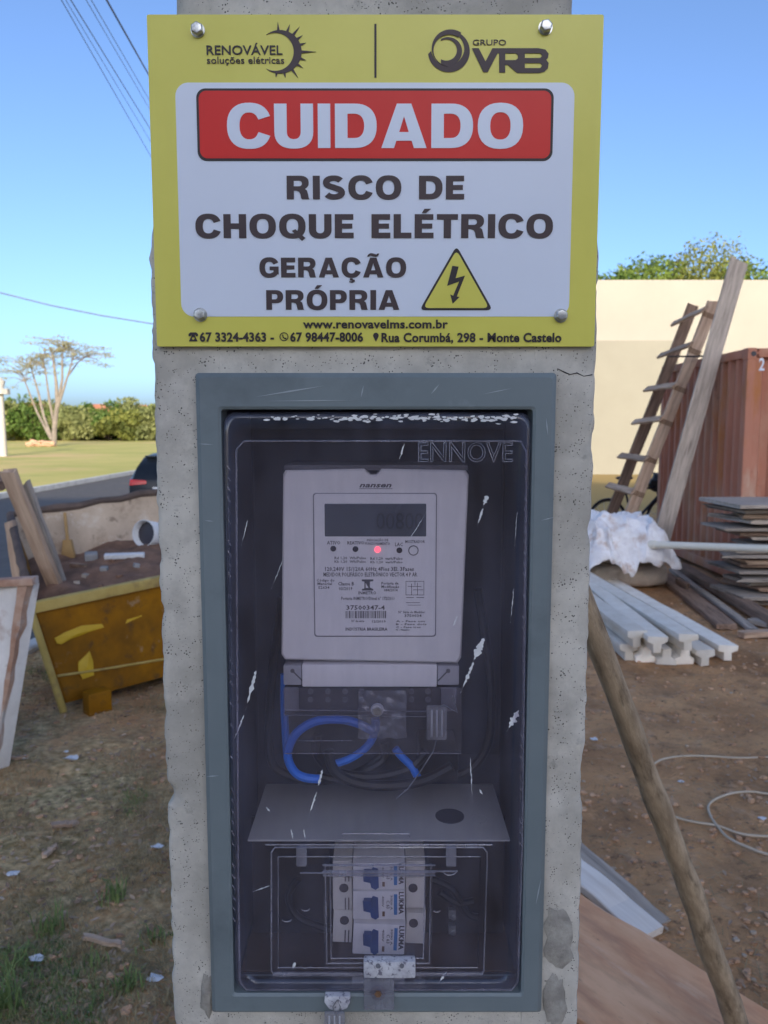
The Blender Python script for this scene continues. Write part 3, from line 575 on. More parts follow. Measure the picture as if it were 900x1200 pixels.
# ------------------------------------------------------------------ meter box
FO = (XX(229, 437, .7165), XX(652, 437, .7165), ZZ(1186, .7165), ZZ(437, .7165))
FI = (-.1500, .1370, 1.0885, 1.6675)
box_root = None
def meter_box():
    global box_root
    R = box_root = thing('meter_box', ((FO[0] + FO[1]) / 2, YF, FO[2]), 'slate grey electricity meter box with smoked clear cover set in the post', 'meter box')
    ins = lambda r, d: (r[0] + d, r[1] - d, r[2] + d, r[3] - d)
    def rg(r, y, rad=.003, n=3): return [(x, y, z) for x, z in rrect(*r, rad, n)]
    m = MB(); m.loft([rg(FO, .7235), rg(FO, .7165), rg(ins(FO, .0045), .7118), rg(ins(FI, -.0025), .7118), rg(FI, .7135), rg(FI, .740)], cap=False)
    m.build('frame', K['slate'], R, smooth=True, angle=25)
    hs = (FI[0] - .001, FI[1] + .001, FI[2] - .002, FI[3] + .002)
    m = MB(); m.loft([rg(hs, .736), rg(hs, .878)], cap=False); n = len(m.v) // 2; m.f.append(tuple(range(n, 2 * n))); m.build('housing', K['inner'], R, fix=False)
    m = MB(); m.box(hs[0] + .004, hs[1] - .004, .866, .876, 1.27, hs[3] - .02); m.build('back_plate', K['inner'], R, bevel=.002)
    m = MB(); m.box(hs[0] + .002, hs[1] - .002, .745, .874, hs[2] + .0008, hs[2] + .0022); m.build('floor_dirt', K['soilin'], R)
    # shelf between meter and breakers
    zs = ZZ(984, .742); m = MB(); m.box(XX(290, 984, .742), XX(598, 984, .742), .742, .866, zs - .0022, zs)
    sh = m.build('shelf', K['shelf'], R, bevel=.0008)
    c = P(527, 957, 1); t = (zs - CAM_Z) / (c.z - CAM_Z); c = V((c.x * t, c.y * t, zs)); m = MB(); m.cyl(c + V((0, 0, .0003)), c + V((0, 0, .0012)), .0155, n=28); m.build('dark_hole_disc', K['inner'], sh)  # dark disc painted in for a shaded hole through the shelf
    for q in range(12):
        d = P(562, 960, 1); t = (zs - CAM_Z) / (d.z - CAM_Z); a = math.pi * q / 6; d = V((d.x * t + .009 * math.cos(a), d.y * t + .009 * math.sin(a), zs)); m = MB(); m.cyl(d + V((0, 0, .0002)), d + V((0, 0, .0008)), .0011, n=6); m.build('stud', K['shelf'], sh)
    # front panel of the breaker compartment
    m = MB(); x0, x1 = hs[0] + .006, hs[1] - .006; zt, zb = zs - .006, FI[2] + .004
    wx0, wx1, wz0, wz1 = XX(384, 1068, .772), XX(503, 1068, .772), ZZ(1126, .772), ZZ(1012, .772)
    m.box(x0, wx0, .800, .803, zb, zt); m.box(wx1, x1, .800, .803, zb, zt); m.box(wx0 + .0001, wx1 - .0001, .800, .803, zb, wz0)
    m.build('breaker_panel', K['darkp'], R)
    # transparent cover: a moulded shell with a raised rim
    CI = (FI[0] + .0008, FI[1] - .0008, FI[2] + .0008, FI[3] - .0008)
    def cr(a, b, c_, y, rad): return [(x, y, z) for x, z in rrect(CI[0] + a, CI[1] - a, CI[2] + b, CI[3] - c_, rad, 8)]
    m = MB(); m.loft([cr(0, 0, .002, .734, .012), cr(0, 0, .002, .7165, .012), cr(.0012, .0012, .0035, .7135, .013), cr(.0035, .0035, .0065, .7122, .0135), cr(.0095, .0095, .017, .7122, .013), cr(.0110, .011, .019, .7132, .013), cr(.0125, .0125, .0215, .7155, .012)], cap=False)
    k = len(m.v) - 36; m.f.append(tuple(range(k, k + 36)))
    cov = m.build('cover', K['cover'], R, smooth=True, angle=50); md = cov.modifiers.new('thickness', 'SOLIDIFY'); md.thickness = .0018; md.offset = -1
    YC = .7155
    # moulded ridges
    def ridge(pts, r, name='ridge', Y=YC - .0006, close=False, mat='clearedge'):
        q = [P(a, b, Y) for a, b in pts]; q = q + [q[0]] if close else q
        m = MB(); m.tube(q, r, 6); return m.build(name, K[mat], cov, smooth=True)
    ridge([(318, 999), (322, 993), (566, 993), (571, 999), (567, 1138), (562, 1143), (322, 1143), (318, 1137)], .0009, close=True)
    ridge([(326, 1004), (563, 1004), (560, 1134), (326, 1134)], .0006, close=True)
    ridge([(311, 990), (577, 990)], .0008); ridge([(320, 1141), (566, 1141)], .0016)
    ridge([(402, 981), (402, 977), (480, 977), (480, 981)], .0008)
    ridge([(279, 990), (281, 1150), (289, 1160), (600, 1160), (607, 1150), (612, 990), (617, 530), (610, 517), (286, 517), (277, 527)], .0010, close=True)
    for a, b, r in ((352, 1010, 6), (336, 1076, 6), (358, 1130, 7), (512, 1066, 4), (527, 1020, 8), (358, 1064, 5)):
        ridge([(a + r * math.cos(t), b + r * .7 * math.sin(t)) for t in [math.radians(d) for d in range(20, 170, 15)]], .0006)
    # ENNOVE moulded into the cover as raised outlines
    me = text_mesh('ENNOVE', outline=True); place_mesh('lettering', me, XX(490, 530, YC), XX(601, 530, YC), ZZ(541, YC), ZZ(519, YC) - ZZ(541, YC), YC - .0004, K['emboss'], cov, CAPH, .0011)
    # snap ribs down both sides
    m = MB(); rng = random.Random(5)
    for side in (0, 1):
        for q in range(46):
            py = 545 + q * 12.6
            if rng.random() < .25: continue
            px = (266 + (py - 545) * .012, 270 + (py - 545) * .012) if side == 0 else (614 - (py - 545) * .014, 618 - (py - 545) * .014)
            a, b = P(px[0], py, .7128), P(px[1], py + 6, .7128); m.tube([a, (a + b) / 2 + V((0, -.0006, 0)), b], .0005, 5)
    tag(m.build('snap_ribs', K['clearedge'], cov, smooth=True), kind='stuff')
    # hinged window over the breakers
    m = MB(); wr = lambda d, y: [(x, y, z) for x, z in rrect(XX(380, 1070, YC) + d, XX(506, 1070, YC) - d, ZZ(1132, YC) + d, ZZ(1010, YC) - d, .003, 3)]
    m.loft([wr(0, YC - .0004), wr(0, YC - .0045), wr(.0012, YC - .0058), wr(.0065, YC - .0058), wr(.0075, YC - .0048)], cap=False); k = len(m.v) - 16; m.f.append(tuple(range(k, k + 16)))
    wn = m.build('breaker_window', K['clear'], cov, smooth=True, angle=35)
    for pts in ([(381, 1012), (383, 1129)], [(387, 1018), (388, 1124)], [(505, 1012), (503, 1129)], [(498, 1018), (496, 1124)], [(382, 1129), (503, 1129)], [(388, 1123), (497, 1123)]): ridge(pts, .0007, 'window_edge', YC - .0056)
    m = MB()
    for py, r in ((1014, .0010), (1022, .0018), (1026, .0010)): m.cyl(P(378, py, YC - .006), P(510, py, YC - .006), r, n=8)
    m.cyl(P(352, 1023, YC - .004), P(380, 1023, YC - .004), .0009, n=8); m.cyl(P(507, 1021, YC - .004), P(536, 1021, YC - .004), .0009, n=8)
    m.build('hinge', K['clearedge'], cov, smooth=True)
    for px in (353, 529):
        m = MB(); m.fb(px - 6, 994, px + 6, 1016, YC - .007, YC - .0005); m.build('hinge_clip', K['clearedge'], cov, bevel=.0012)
    m = MB(); m.fb(426, 1127, 487, 1147, YC - .012, YC - .002); m.build('latch_tab', K['scuffed'], cov, bevel=.002)
    for a in (443, 471):
        m = MB(); m.cyl(P(a, 1132, YC - .0121), P(a, 1132, YC - .0135), .0022, n=12); m.build('rivet', K['ink'], cov)
    m = MB(); m.fb(426, 1148, 462, 1184, YC - .0095, YC - .003); m.build('latch_lug', K['lug'], cov, bevel=.0015)
    c = P(443, 1163, YC - .0096); m = MB(); m.cyl(c, c + V((0, -.0015, 0)), .0075, n=24); m.build('lug_eye', K['clear'], cov, smooth=True)
    m = MB(); m.cyl(c + V((0, -.0015, 0)), c + V((0, -.0030, 0)), .0035, n=6); m.build('lug_screw', K['rusty'], cov)
    # scuffed white patch along the top edge of the cover
    rng = random.Random(11)
    for q in range(150):
        px = 312 + 293 * rng.random() ** .8; py = 490.5 + rng.gauss(0, 1.8); s = rng.uniform(1.2, 4.2); pl = [(px + s * math.cos(t) * rng.uniform(.6, 1.5), py + s * .42 * math.sin(t) * rng.uniform(.5, 1.3)) for t in [math.pi * 2 * i / 7 for i in range(7)]]
        if q == 0: allp = []
        allp.append(pl)
    m = MB()
    for i, pl in enumerate(allp): m.prism([(XX(a, b, .712), ZZ(b, .712)) for a, b in pl], .7117 - .0000015 * i, .7123)
    tag(m.build('scuff_mark', K['paint'], cov), kind='stuff')
    # paint splashes on the cover
    def splash(x0_, y0_, x1_, y1_, wd, seed):
        rng = random.Random(seed); n = 18; L_, R_ = [], []; dx, dy = x1_ - x0_, y1_ - y0_; l = math.hypot(dx, dy)
        for i in range(n + 1):
            t = i / n; ww = wd * (math.sin(math.pi * min(1, t * 1.15 + .06)) ** .7) * rng.uniform(.25, 1.25) if 0 < i < n else .1
            cx, cy = x0_ + dx * t + rng.uniform(-.4, .4), y0_ + dy * t; L_.append((cx - dy / l * ww, cy + dx / l * ww)); R_.append((cx + dy / l * ww, cy - dx / l * ww))
        flat(cov, 'paint_splash', [L_ + R_[::-1]], YC - .0003, K['paint'], .0003)
    for i, a in enumerate(((567, 748, 553, 778, 4.5), (555, 776, 540, 812, 2.2), (300, 786, 288, 832, 2.6), (286, 838, 272, 872, 1.2), (608, 832, 594, 857, 4.2), (571, 581, 566, 594, 3.2), (566, 596, 559, 617, 1.4), (474, 520, 467, 542, 1.2), (464, 600, 470, 591, 2.0),
                           (378, 902, 372, 925, 1.8), (371, 928, 362, 956, 1.2), (551, 888, 554, 940, .7), (562, 925, 566, 932, 1), (536, 722, 530, 736, 1.2), (346, 1128, 343, 1136, 2), (523, 1139, 514, 1152, 1.8), (316, 1038, 296, 1045, .6), (312, 946, 317, 952, 1), (341, 972, 344, 985, .8), (356, 972, 358, 984, .8),
                           (290, 610, 283, 640, .5), (332, 655, 318, 690, .5), (602, 690, 598, 730, .5), (606, 600, 603, 640, .4), (480, 632, 500, 600, .3))): splash(*a, i)
    # scratches on the frame
    for i, (a, b, c_, d, ww) in enumerate(((300, 465, 380, 452, .9), (310, 470, 420, 469, .6), (505, 462, 515, 450, .9), (423, 466, 426, 452, .8), (565, 462, 600, 455, .5), (634, 610, 650, 606, .5), (232, 520, 250, 521, .6), (240, 610, 250, 611, .6), (242, 910, 256, 909, .6), (628, 1060, 634, 1030, .7), (640, 490, 642, 510, .8))):
        dx, dy = c_ - a, d - b; l = math.hypot(dx, dy); nx_, ny_ = -dy / l * ww, dx / l * ww
        flat(R, 'scratch', [[(a, b), ((a + c_) / 2 + nx_, (b + d) / 2 + ny_), (c_, d), ((a + c_) / 2 - nx_, (b + d) / 2 - ny_)]], .7115, K['scratch'], .0004)
    # metal sealing lug under the box
    m = MB(); m.prism([(XX(a, b, .706), ZZ(b, .706)) for a, b in ((381, 1166), (410, 1166), (411, 1172), (407, 1180), (396, 1184), (386, 1181), (380, 1173))], .704, .7113); m.build('seal_lug', K['scuffed'], R, bevel=.001)
K['darkp'] = pm('dark_panel', (.022, .02, .022), (.035, .031, .032), scale=14, rough=.5)
K['emboss'] = clear('embossed_plastic', (.85, .84, .9), rough=.15, dust=.24, dust_haze_col=(.5, .5, .56))
K['scuffed'] = pm('scuffed_clear_plastic', (.42, .41, .45), (.62, .62, .64), scale=90, rough=.7, layers=[((.12, .11, .15), 240, .58, .04, .9)])
K['lug'] = clear('frosted_lug', (.75, .74, .78), rough=.2, dust=.30, dust_haze_col=(.42, .42, .47))
K['rusty'] = pm('rusty_screw', (.16, .08, .04), (.28, .17, .1), scale=200, rough=.6, metal=.4)
K['scratch'] = pm('scratched_plastic', (.30, .34, .36), (.38, .42, .44), scale=50, rough=.6)
meter_box()
# ------------------------------------------------------------------ the meter inside the box
def meter():
    YM = .768; YP = YM - .0015
    R = thing('electricity_meter', (XX(437, 660, YM), YM, ZZ(835, YM)), 'pale grey electricity meter with dark display behind the smoked cover', 'meter')
    b0 = [(331, 556), (334, 551), (427, 549), (434, 556), (441, 556), (447, 549), (546, 551), (550, 557), (541, 772), (537, 778), (333, 774), (329, 768)]
    def ring(pts, y, s=1.):
        c = P(438, 664, YM); out = []
        for a, b in pts: q = P(a, b, YM); out.append((c.x + (q.x - c.x) * s, y, c.z + (q.z - c.z) * s))
        return out
    m = MB(); m.loft([ring(b0, .862), ring(b0, YM + .005), ring(b0, YM + .0015, .992), ring(b0, YM, .975)]); m.build('case', K['meter'], R, smooth=True, angle=30)
    m = MB(); m.fb(333, 545, 548, 551.5, YM + .004, .86); m.build('top_band', K['ink'], R, bevel=.001)
    def rr(px0, py0, px1, py1, r, y): pc = (py0 + py1) / 2; return [(x, y, z) for x, z in rrect(XX(px0, pc, YM), XX(px1, pc, YM), ZZ(py1, YM), ZZ(py0, YM), r, 4)]
    m = MB(); m.loft([rr(367.5, 577.5, 511.5, 746, .003, YM), rr(367.5, 577.5, 511.5, 746, .003, YM - .0006), rr(368.3, 578.3, 510.7, 745.2, .003, YM - .0010)]); fp = m.build('face_plate', K['ink2'], R)
    m = MB(); m.loft([rr(368.6, 578.6, 510.4, 744.9, .003, YM - .0009), rr(369.2, 579.2, 509.8, 744.3, .003, YM - .0015)]); m.build('label_plate', K['meter2'], R)
    m = MB(); m.loft([rr(380.5, 590, 499.5, 628.5, .001, YM - .0014), rr(381, 590.5, 499, 628, .001, YM - .0021)]); d = m.build('display', K['lcd'], R)
    write(d, '00800', 441, 496, 601, 620, YM - .0022, K['lcdink'], 0., name='digits', thick=.0003)
    Yt = YM - .0016
    write(R, 'nansen', 421, 459, 565.5, 571, Yt + .0014, K['ink'], .03, shear=.3)
    m = MB(); m.fb(421, 572.4, 460, 573, Yt + .0012, Yt + .0018); m.build('underline', K['ink'], R)
    for t, a, b, c, e in (('ATIVO', 383, 399, 634, 638), ('REATIVO', 407, 427, 634.3, 638), ('INDICAÇÃO DE', 430, 455, 631.5, 634.2), ('FUNCIONAMENTO', 428, 457, 635.6, 638.6), ('LAC', 463, 472, 636, 640), ('MOSTRADOR', 475, 498, 633, 636.4),
                          ('Rd 1,20  Wh/Pulso', 392, 429, 652.3, 655.3), ('Kh 1,20  Wh/Pulso', 392, 429, 656.7, 659.5), ('Rd 1,20  varh/Pulso', 434, 472, 653, 656), ('Kh 1,20  varh/Pulso', 434, 472, 657.4, 660),
                          ('120,240V 15/120A 60Hz 4Fios 3El. 3Fases', 381, 485, 664.5, 669), ('MEDIDOR POLIFÁSICO ELETRÔNICO VECTOR 4 P AR', 379, 489, 671, 675.5),
                          ('Código do', 371, 392, 678.5, 681.5), ('Material', 372, 389, 682.5, 685.5), ('52634', 373, 386, 687, 690), ('Classe B', 396, 415, 682, 686), ('03/2019', 397, 413, 688, 691.5), ('INMETRO', 420, 441, 693, 696.5),
                          ('Portaria de', 447, 467, 682, 685), ('Modificação', 447, 468, 686, 689), ('084/2014', 450, 466, 690, 693), ('Portaria INMETRO/Dimel n° 172/2011', 400, 462, 699.5, 703), ('37500347-4', 406, 451, 709.5, 714.5),
                          ('N° de série', 412, 427, 726.5, 729), ('12/2019', 436, 452, 727, 729.5), ('INDÚSTRIA BRASILEIRA', 405, 454, 735.5, 739), ('N° Série do Medidor', 467, 498, 716, 718.6), ('3750034', 474, 494, 720, 723),
                          ('A - Fase um', 464, 498, 727, 729), ('B - Fase dois', 464, 500, 730.5, 732.5), ('C - Fase tres', 464, 493, 734, 736), ('N - Neutro', 464, 480, 737, 739)):
        write(R, t, a, b, c, e, Yt, K['ink'], .02, res=1, thick=.0003)
    m = MB()
    rng = random.Random(2); x = 405
    while x < 452:
        wd = rng.choice((.5, .8, 1.2)); m.fb(x, 716, x + wd, 724.5, Yt - .0002, Yt + .0002); x += wd + rng.choice((.5, .8, 1.1))
    m.build('barcode', K['ink'], R)
    flat(R, 'metrology_emblem', [[(424, 679), (437.5, 679), (437.5, 681), (433.5, 681.6), (433.5, 688.5), (437.5, 690.4), (437.5, 692), (424, 692), (424, 690.4), (427, 689.6), (427, 681.6), (424, 681)], [(428.5, 683), (428.5, 689), (432, 689), (428.5, 683)]], Yt, K['ink'], .0004)
    m = MB()
    for a, b, c, e in ((475.5, 681, 497, 681.5), (475.5, 697, 497, 697.5), (475.5, 681, 476, 697.5), (496.5, 681, 497, 697.5), (482, 684, 482.6, 697), (489, 683, 489.6, 697), (478, 687, 494, 687.5), (484, 691, 496, 691.5), (486, 681, 486.5, 686), (476, 700, 485, 700.6), (488, 700, 497, 700.6), (476, 706, 492, 706.5), (478, 709, 493, 709.4)): m.fb(a, b, c, e, Yt - .0002, Yt + .0002)
    m.build('wiring_diagram', K['ink'], R)
    for px, py in ((390.5, 643), (416.5, 643.5), (468, 645)):
        c = P(px, py, Yt); m = MB(); m.cyl(c + V((0, -.001, 0)), c + V((0, .0006, 0)), .0026, .0032, 16); m.build('lamp', K['led'], R, smooth=True)
    c = P(442.5, 644, Yt); m = MB(); m.cyl(c + V((0, -.0012, 0)), c + V((0, .0006, 0)), .0026, .0032, 16); tag(m.build('lamp', K['ledred'], R, smooth=True), 'lit red lamp')
    c = P(484.5, 645, Yt); m = MB(); m.cyl(c + V((0, -.0006, 0)), c + V((0, .0006, 0)), .0052, n=20); m.build('button_rim', K['ink'], R); m = MB(); m.cyl(c + V((0, -.0022, 0)), c, .0040, .0044, 20); m.build('button', K['meter'], R, smooth=True)
    # terminal end
    m = MB(); m.fb(354, 779, 512, 805, YM + .001, .86); m.build('terminal_strip', K['meter2'], R, bevel=.0012)
    for a, b in ((332, 353.5), (512.5, 538)):
        m = MB(); m.fb(a, 780, b, 803, YM + .003, .86); m.build('strip_end', K['endcap'], R, bevel=.0015)
        c = P((a + b) / 2, 786, YM + .0025); m = MB(); m.cyl(c, c + V((0, -.001, 0)), .0022, n=10); m.build('end_screw', K['ink'], R)
        m = MB(); s = -1 if a < 400 else 1; m.tube([c, P((a + b) / 2 - s * 12, 798, YM + .0025)], .0007, 5); m.build('tie_wire', K['ink'], R)
    m = MB(); m.fb(333, 806, 540, 838, YM + .012, .86); tb = m.build('terminal_block', K['darkterm'], R, bevel=.001)
    for px in (364, 384.5, 404.5, 424, 482, 501.5):
        for py in (810, 819.5):
            c = P(px, py, YM + .0118); m = MB(); m.cyl(c, c + V((0, -.0015, 0)), .0030, n=14); m.build('terminal_screw', K['zincdull'], tb, smooth=True)
    m = MB(); m.fb(332, 806, 541, 884, YM - .004, YM - .0028); m.build('terminal_cover', K['clear'], R, bevel=.0005)
    for pts in ([(334, 832), (520, 834)], [(334, 838), (520, 840)], [(350, 868), (412, 868)], [(334, 883), (540, 883)]):
        m = MB(); m.tube([P(a, b, YM - .0045) for a, b in pts], .0006, 5); m.build('reflection_line', K['clearedge'], R)  # pale tubes drawn for reflection lines and the cover's lower edge
    for a, b in ((333, 350), (517, 535)):
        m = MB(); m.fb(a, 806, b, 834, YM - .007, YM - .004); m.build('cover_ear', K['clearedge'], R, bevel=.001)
    # crumpled clear seal pocket with a screw in the middle
    m = MB(); n = 12; vs = []
    for j in range(n + 1):
        for i in range(n + 1):
            p = P(420 + 56 * i / n, 809 + 56 * j / n, YM - .009); vs.append(p + V((.0012 * noise.noise(V((i, j, 1.5))), .004 * noise.noise(V((i * .6, j * .6, 4.2))), .0012 * noise.noise(V((i, j, 7.5))))))
    m.add(vs, [(j * (n + 1) + i, j * (n + 1) + i + 1, (j + 1) * (n + 1) + i + 1, (j + 1) * (n + 1) + i) for j in range(n) for i in range(n)])
    o = m.build('seal_pocket', K['crumple'], R); md = o.modifiers.new('t', 'SOLIDIFY'); md.thickness = .0006
    c = P(442, 833, YM - .014); m = MB(); m.cyl(c + V((0, .004, 0)), c, .0068, .0060, 18); m.build('cover_screw_collar', K['endcap'], R, smooth=True)
    m = MB(); m.cyl(c, c + V((0, -.002, 0)), .0042, n=14); m.build('cover_screw', K['zinc'], R, smooth=True)
K['ink2'] = pm('plate_rim', (.30, .29, .32), rough=.5)
K['endcap'] = pm('pale_end_plastic', (.40, .39, .42), (.46, .45, .48), scale=12, rough=.3)
K['zincdull'] = pm('dull_screw', (.2, .2, .21), (.3, .3, .31), scale=200, rough=.4, metal=.6)
K['crumple'] = clear('crumpled_film', (.82, .81, .85), rough=.2, dust=.10, dust_haze_col=(.55, .55, .6))
meter()
def cable(name, pts, r, mat, label, cat, group=None, n=8, org=None):
    # smooth the path
    pts = [V(p) for p in pts]; q = []
    for i in range(len(pts) - 1):
        p0, p1, p2, p3 = pts[max(i - 1, 0)], pts[i], pts[i + 1], pts[min(i + 2, len(pts) - 1)]
        for k in range(6):
            t = k / 6; q.append(.5 * ((2 * p1) + (p2 - p0) * t + (2 * p0 - 5 * p1 + 4 * p2 - p3) * t * t + (3 * p1 - p0 - 3 * p2 + p3) * t ** 3))
    q.append(pts[-1]); m = MB(); m.tube(q, r, n); o = m.build(name, mat, None, tuple(pts[0]), smooth=True); return tag(o, label, cat, group)
pp = lambda l, Y: [P(a, b, Y) for a, b in l]
cable('blue_wire', pp([(333, 790), (333, 830), (335, 868), (337, 890)], .80), .0042, K['blue'], 'straight blue wire rising along the left side of the meter', 'wire')
cable('blue_wire', pp([(440, 842), (438, 856), (420, 848), (397, 843), (368, 846), (346, 861), (337, 884), (344, 903), (357, 911), (376, 913)], .778), .0047, K['blue'], 'bright blue wire looped in a large ring below the meter', 'wire')
cable('blue_wire', pp([(439, 850), (438, 862), (428, 877), (408, 890), (385, 897)], .786), .0042, K['blue'], 'blue wire curving down inside the ring-shaped blue loop', 'wire')
cable('blue_wire', pp([(463, 877), (470, 886), (482, 898), (490, 912)], .79), .0042, K['blue'], 'short blue wire stub slanting beside the black connector', 'wire')
for i, (l, Y, r, lb) in enumerate((([(385, 880), (390, 900), (410, 915), (450, 921), (495, 915), (530, 898)], .775, .0055, 'thick black cable sagging lowest over the grey shelf'),
                            ([(372, 860), (372, 885), (395, 905), (440, 910), (480, 900), (500, 880)], .792, .005, 'black cable crossing behind the blue wire ring'),
                            ([(330, 700), (318, 800), (316, 880), (330, 905), (370, 915), (420, 905), (455, 880)], .815, .005, 'black cable running down the left wall of the box'),
                            ([(450, 870), (450, 890), (425, 905), (398, 914), (370, 908)], .800, .0045, 'black cable bending left under the terminals'),
                            ([(560, 690), (575, 800), (572, 870), (545, 905), (500, 912)], .83, .005, 'black cable running down the right wall of the box'))):
    cable('black_cable', pp(l, Y), r, K['blackcable'], lb, 'cable', 'black cables in the meter box')
for i, (l, lb) in enumerate((([(350, 1030), (338, 1050), (350, 1075), (388, 1090)], 'black cable curling left of the breakers'), ([(505, 1030), (530, 1042), (548, 1070), (560, 1075)], 'black cable arching right of the breakers'), ([(515, 1045), (535, 1058), (555, 1056)], 'lower black cable right of the breakers'))):
    cable('black_cable', pp(l, .793), .004, K['blackcable'], lb, 'cable', 'black cables in the meter box')
m = MB(); m.fb(492, 880, 537, 916, .792, .85); tag(m.build('connector_block', K['blackcable'], None, tuple(P(514, 916, .8)), bevel=.002), 'black connector block on the shelf under the meter', 'connector')
# clear tag seal and its wire
R = thing('plastic_seal', P(511, 870, .748), 'small clear tag seal hanging at the right of the meter terminals', 'seal')
m = MB(); m.fb(500, 828, 524, 868, .744, .750); m.build('tag_body', K['sealplastic'] if 'sealplastic' in K else K.setdefault('sealplastic', clear('seal_plastic', (.7, .69, .72), rough=.2, dust=.22, dust_haze_col=(.6, .6, .64))), R, bevel=.002)
for a in (506, 512, 518):
    m = MB(); m.fb(a - 1, 832, a + 1, 864, .7432, .744); m.build('rib', K['endcap'], R, bevel=.0004)
m = MB(); m.tube(pp([(530, 815), (536, 835), (520, 826), (512, 830)], .745), .0006, 5); m.tube(pp([(511, 868), (508, 880), (492, 905), (478, 924), (464, 936)], .746), .0006, 5); m.build('seal_wire', K['zincdull'], R)
R = thing('plastic_seal', P(392, 1212, .702), 'small clear tag seal hanging from the metal lug under the box', 'seal')
m = MB(); m.fb(380, 1188, 404, 1225, .6985, .7035); m.build('tag_body', K['sealplastic'], R, bevel=.002)
for a in (386, 392, 398):
    m = MB(); m.fb(a - 1, 1191, a + 1, 1222, .6978, .6985); m.build('rib', K['endcap'], R, bevel=.0003)
m = MB(); m.tube(pp([(393, 1190), (390, 1180), (395, 1172), (399, 1180), (395, 1190)], .7025), .0006, 5); m.build('seal_wire', K['zincdull'], R)
# three breakers
def vtext(parent, body, px0, px1, py0, py1, Y, mat, bold=.03):
    """lettering turned a quarter, read downwards"""
    me = text_mesh(body, bold, res=2); n = len(me.vertices); co = np.empty(n * 3); me.vertices.foreach_get('co', co); co = co.reshape(-1, 3); o_ = ORG[parent.name]; pc = (py0 + py1) / 2
    X0, X1, Z0, Z1 = XX(px0, pc, Y), XX(px1, pc, Y), ZZ(py1, Y), ZZ(py0, Y); zt = np.abs(co[:, 2]).max(); out = np.empty_like(co)
    out[:, 0] = X0 + (co[:, 1] / CAPH) * (X1 - X0) - o_[0]; out[:, 2] = Z1 - (co[:, 0] - co[:, 0].min()) / np.ptp(co[:, 0]) * (Z1 - Z0) - o_[2]; out[:, 1] = Y - co[:, 2] / zt * .0002 - o_[1]
    me.vertices.foreach_set('co', out.ravel()); me.update(); bm = bmesh.new(); bm.from_mesh(me); bmesh.ops.recalc_face_normals(bm, faces=bm.faces); bm.to_mesh(me); bm.free(); return link('lettering', me, mat, parent, o_)
for i, (fy0, fy1, by0, by1, lb) in enumerate(((1011, 1042.5, 1009, 1027.5, 'topmost white breaker with blue lever, half hidden by the hinge'), (1044.5, 1077.5, 1028.5, 1066, 'middle white breaker with blue lever behind the small window'), (1083, 1119, 1068, 1106, 'lowest white breaker with blue lever, tilted, behind the small window'))):
    YB = .770; R = thing('circuit_breaker', P(443, (fy0 + fy1) / 2, YB), lb, 'breaker', 'breakers in the meter box')
    m = MB(); m.fb(390, by0, 412.5, by1, YB + .012, .86); m.build('terminal_end', K['brk'], R, bevel=.001)
    m = MB(); m.fb(475.5, by0, 498, by1 - 2, YB + .012, .86); m.build('terminal_end', K['brk'], R, bevel=.001)
    m = MB(); m.fb(413.5, fy0, 474.5, fy1, YB, .86); m.build('body', K['brk2'], R, bevel=.0012)
    for px in ((403, 484) if i else ()):
        c = P(px, by0 + 12, YB + .0118); m = MB(); m.cyl(c, c + V((0, -.0006, 0)), .0050, n=18); m.build('screw_hole', K['led'], R)
    for px in (404, 408):
        m = MB(); m.fb(px, by0 + 24, px + 1.4, by1, YB + .0112, YB + .0125); m.build('slot', K['ink'], R)
    dy = (fy1 - fy0) / 36
    flat(R, 'lever_base', [[(425, fy0 + 12 * dy), (434, fy0 + 11 * dy), (437, fy0 + 6 * dy), (443, fy0 + 8 * dy), (444, fy0 + 33 * dy), (440, fy0 + 36 * dy), (435, fy0 + 33 * dy), (434, fy0 + 27 * dy), (426, fy0 + 25 * dy)]], YB - .0004, K['bluelever'], .0012)
    m = MB(); m.fb(426, fy0 + 13 * dy, 435, fy0 + 24 * dy, YB - .008, YB - .0008); m.build('lever', K['bluelever'], R, bevel=.001)
    m = MB(); m.fb(461.5, fy0 + 4 * dy, 465.5, fy0 + 30 * dy, YB - .0004, YB); m.build('blue_stripe', K['bluelabel'], R)
    m = MB(); m.fb(448, fy0 + 26 * dy, 451, fy0 + 32 * dy, YB - .0004, YB); m.build('indicator', K['rusty'], R)
    vtext(R, 'LUKMA', 467.5, 473, fy0 + 1 * dy, fy0 + 29 * dy, YB - .0002, K['led']); vtext(R, 'C 63', 453, 456.5, fy0 + 12 * dy, fy0 + 22 * dy, YB - .0002, K['ink'], .01); vtext(R, '400V', 447.5, 450, fy0 + 6 * dy, fy0 + 20 * dy, YB - .0002, K['ink'], 0); vtext(R, '3000 A', 457.5, 460, fy0 + 5 * dy, fy0 + 24 * dy, YB - .0002, K['ink'], 0)
    if i == 2: R.rotation_euler = (0, math.radians(2.5), 0)
for a, b in ((530, 1072), (530, 1090)):
    c = P(531, b, .797); m = MB(); m.fb(a - 4, b - 5, a + 4, b + 5, .793, .7995); m.cyl(c + V((0, -.004, 0)), c + V((0, -.006, 0)), .003, n=8); tag(m.build('terminal_clamp', K['zinc'], None, tuple(c), bevel=.0005), ('upper' if b < 1080 else 'lower') + ' of two bright metal clamps right of the breakers', 'clamp', 'metal clamps')
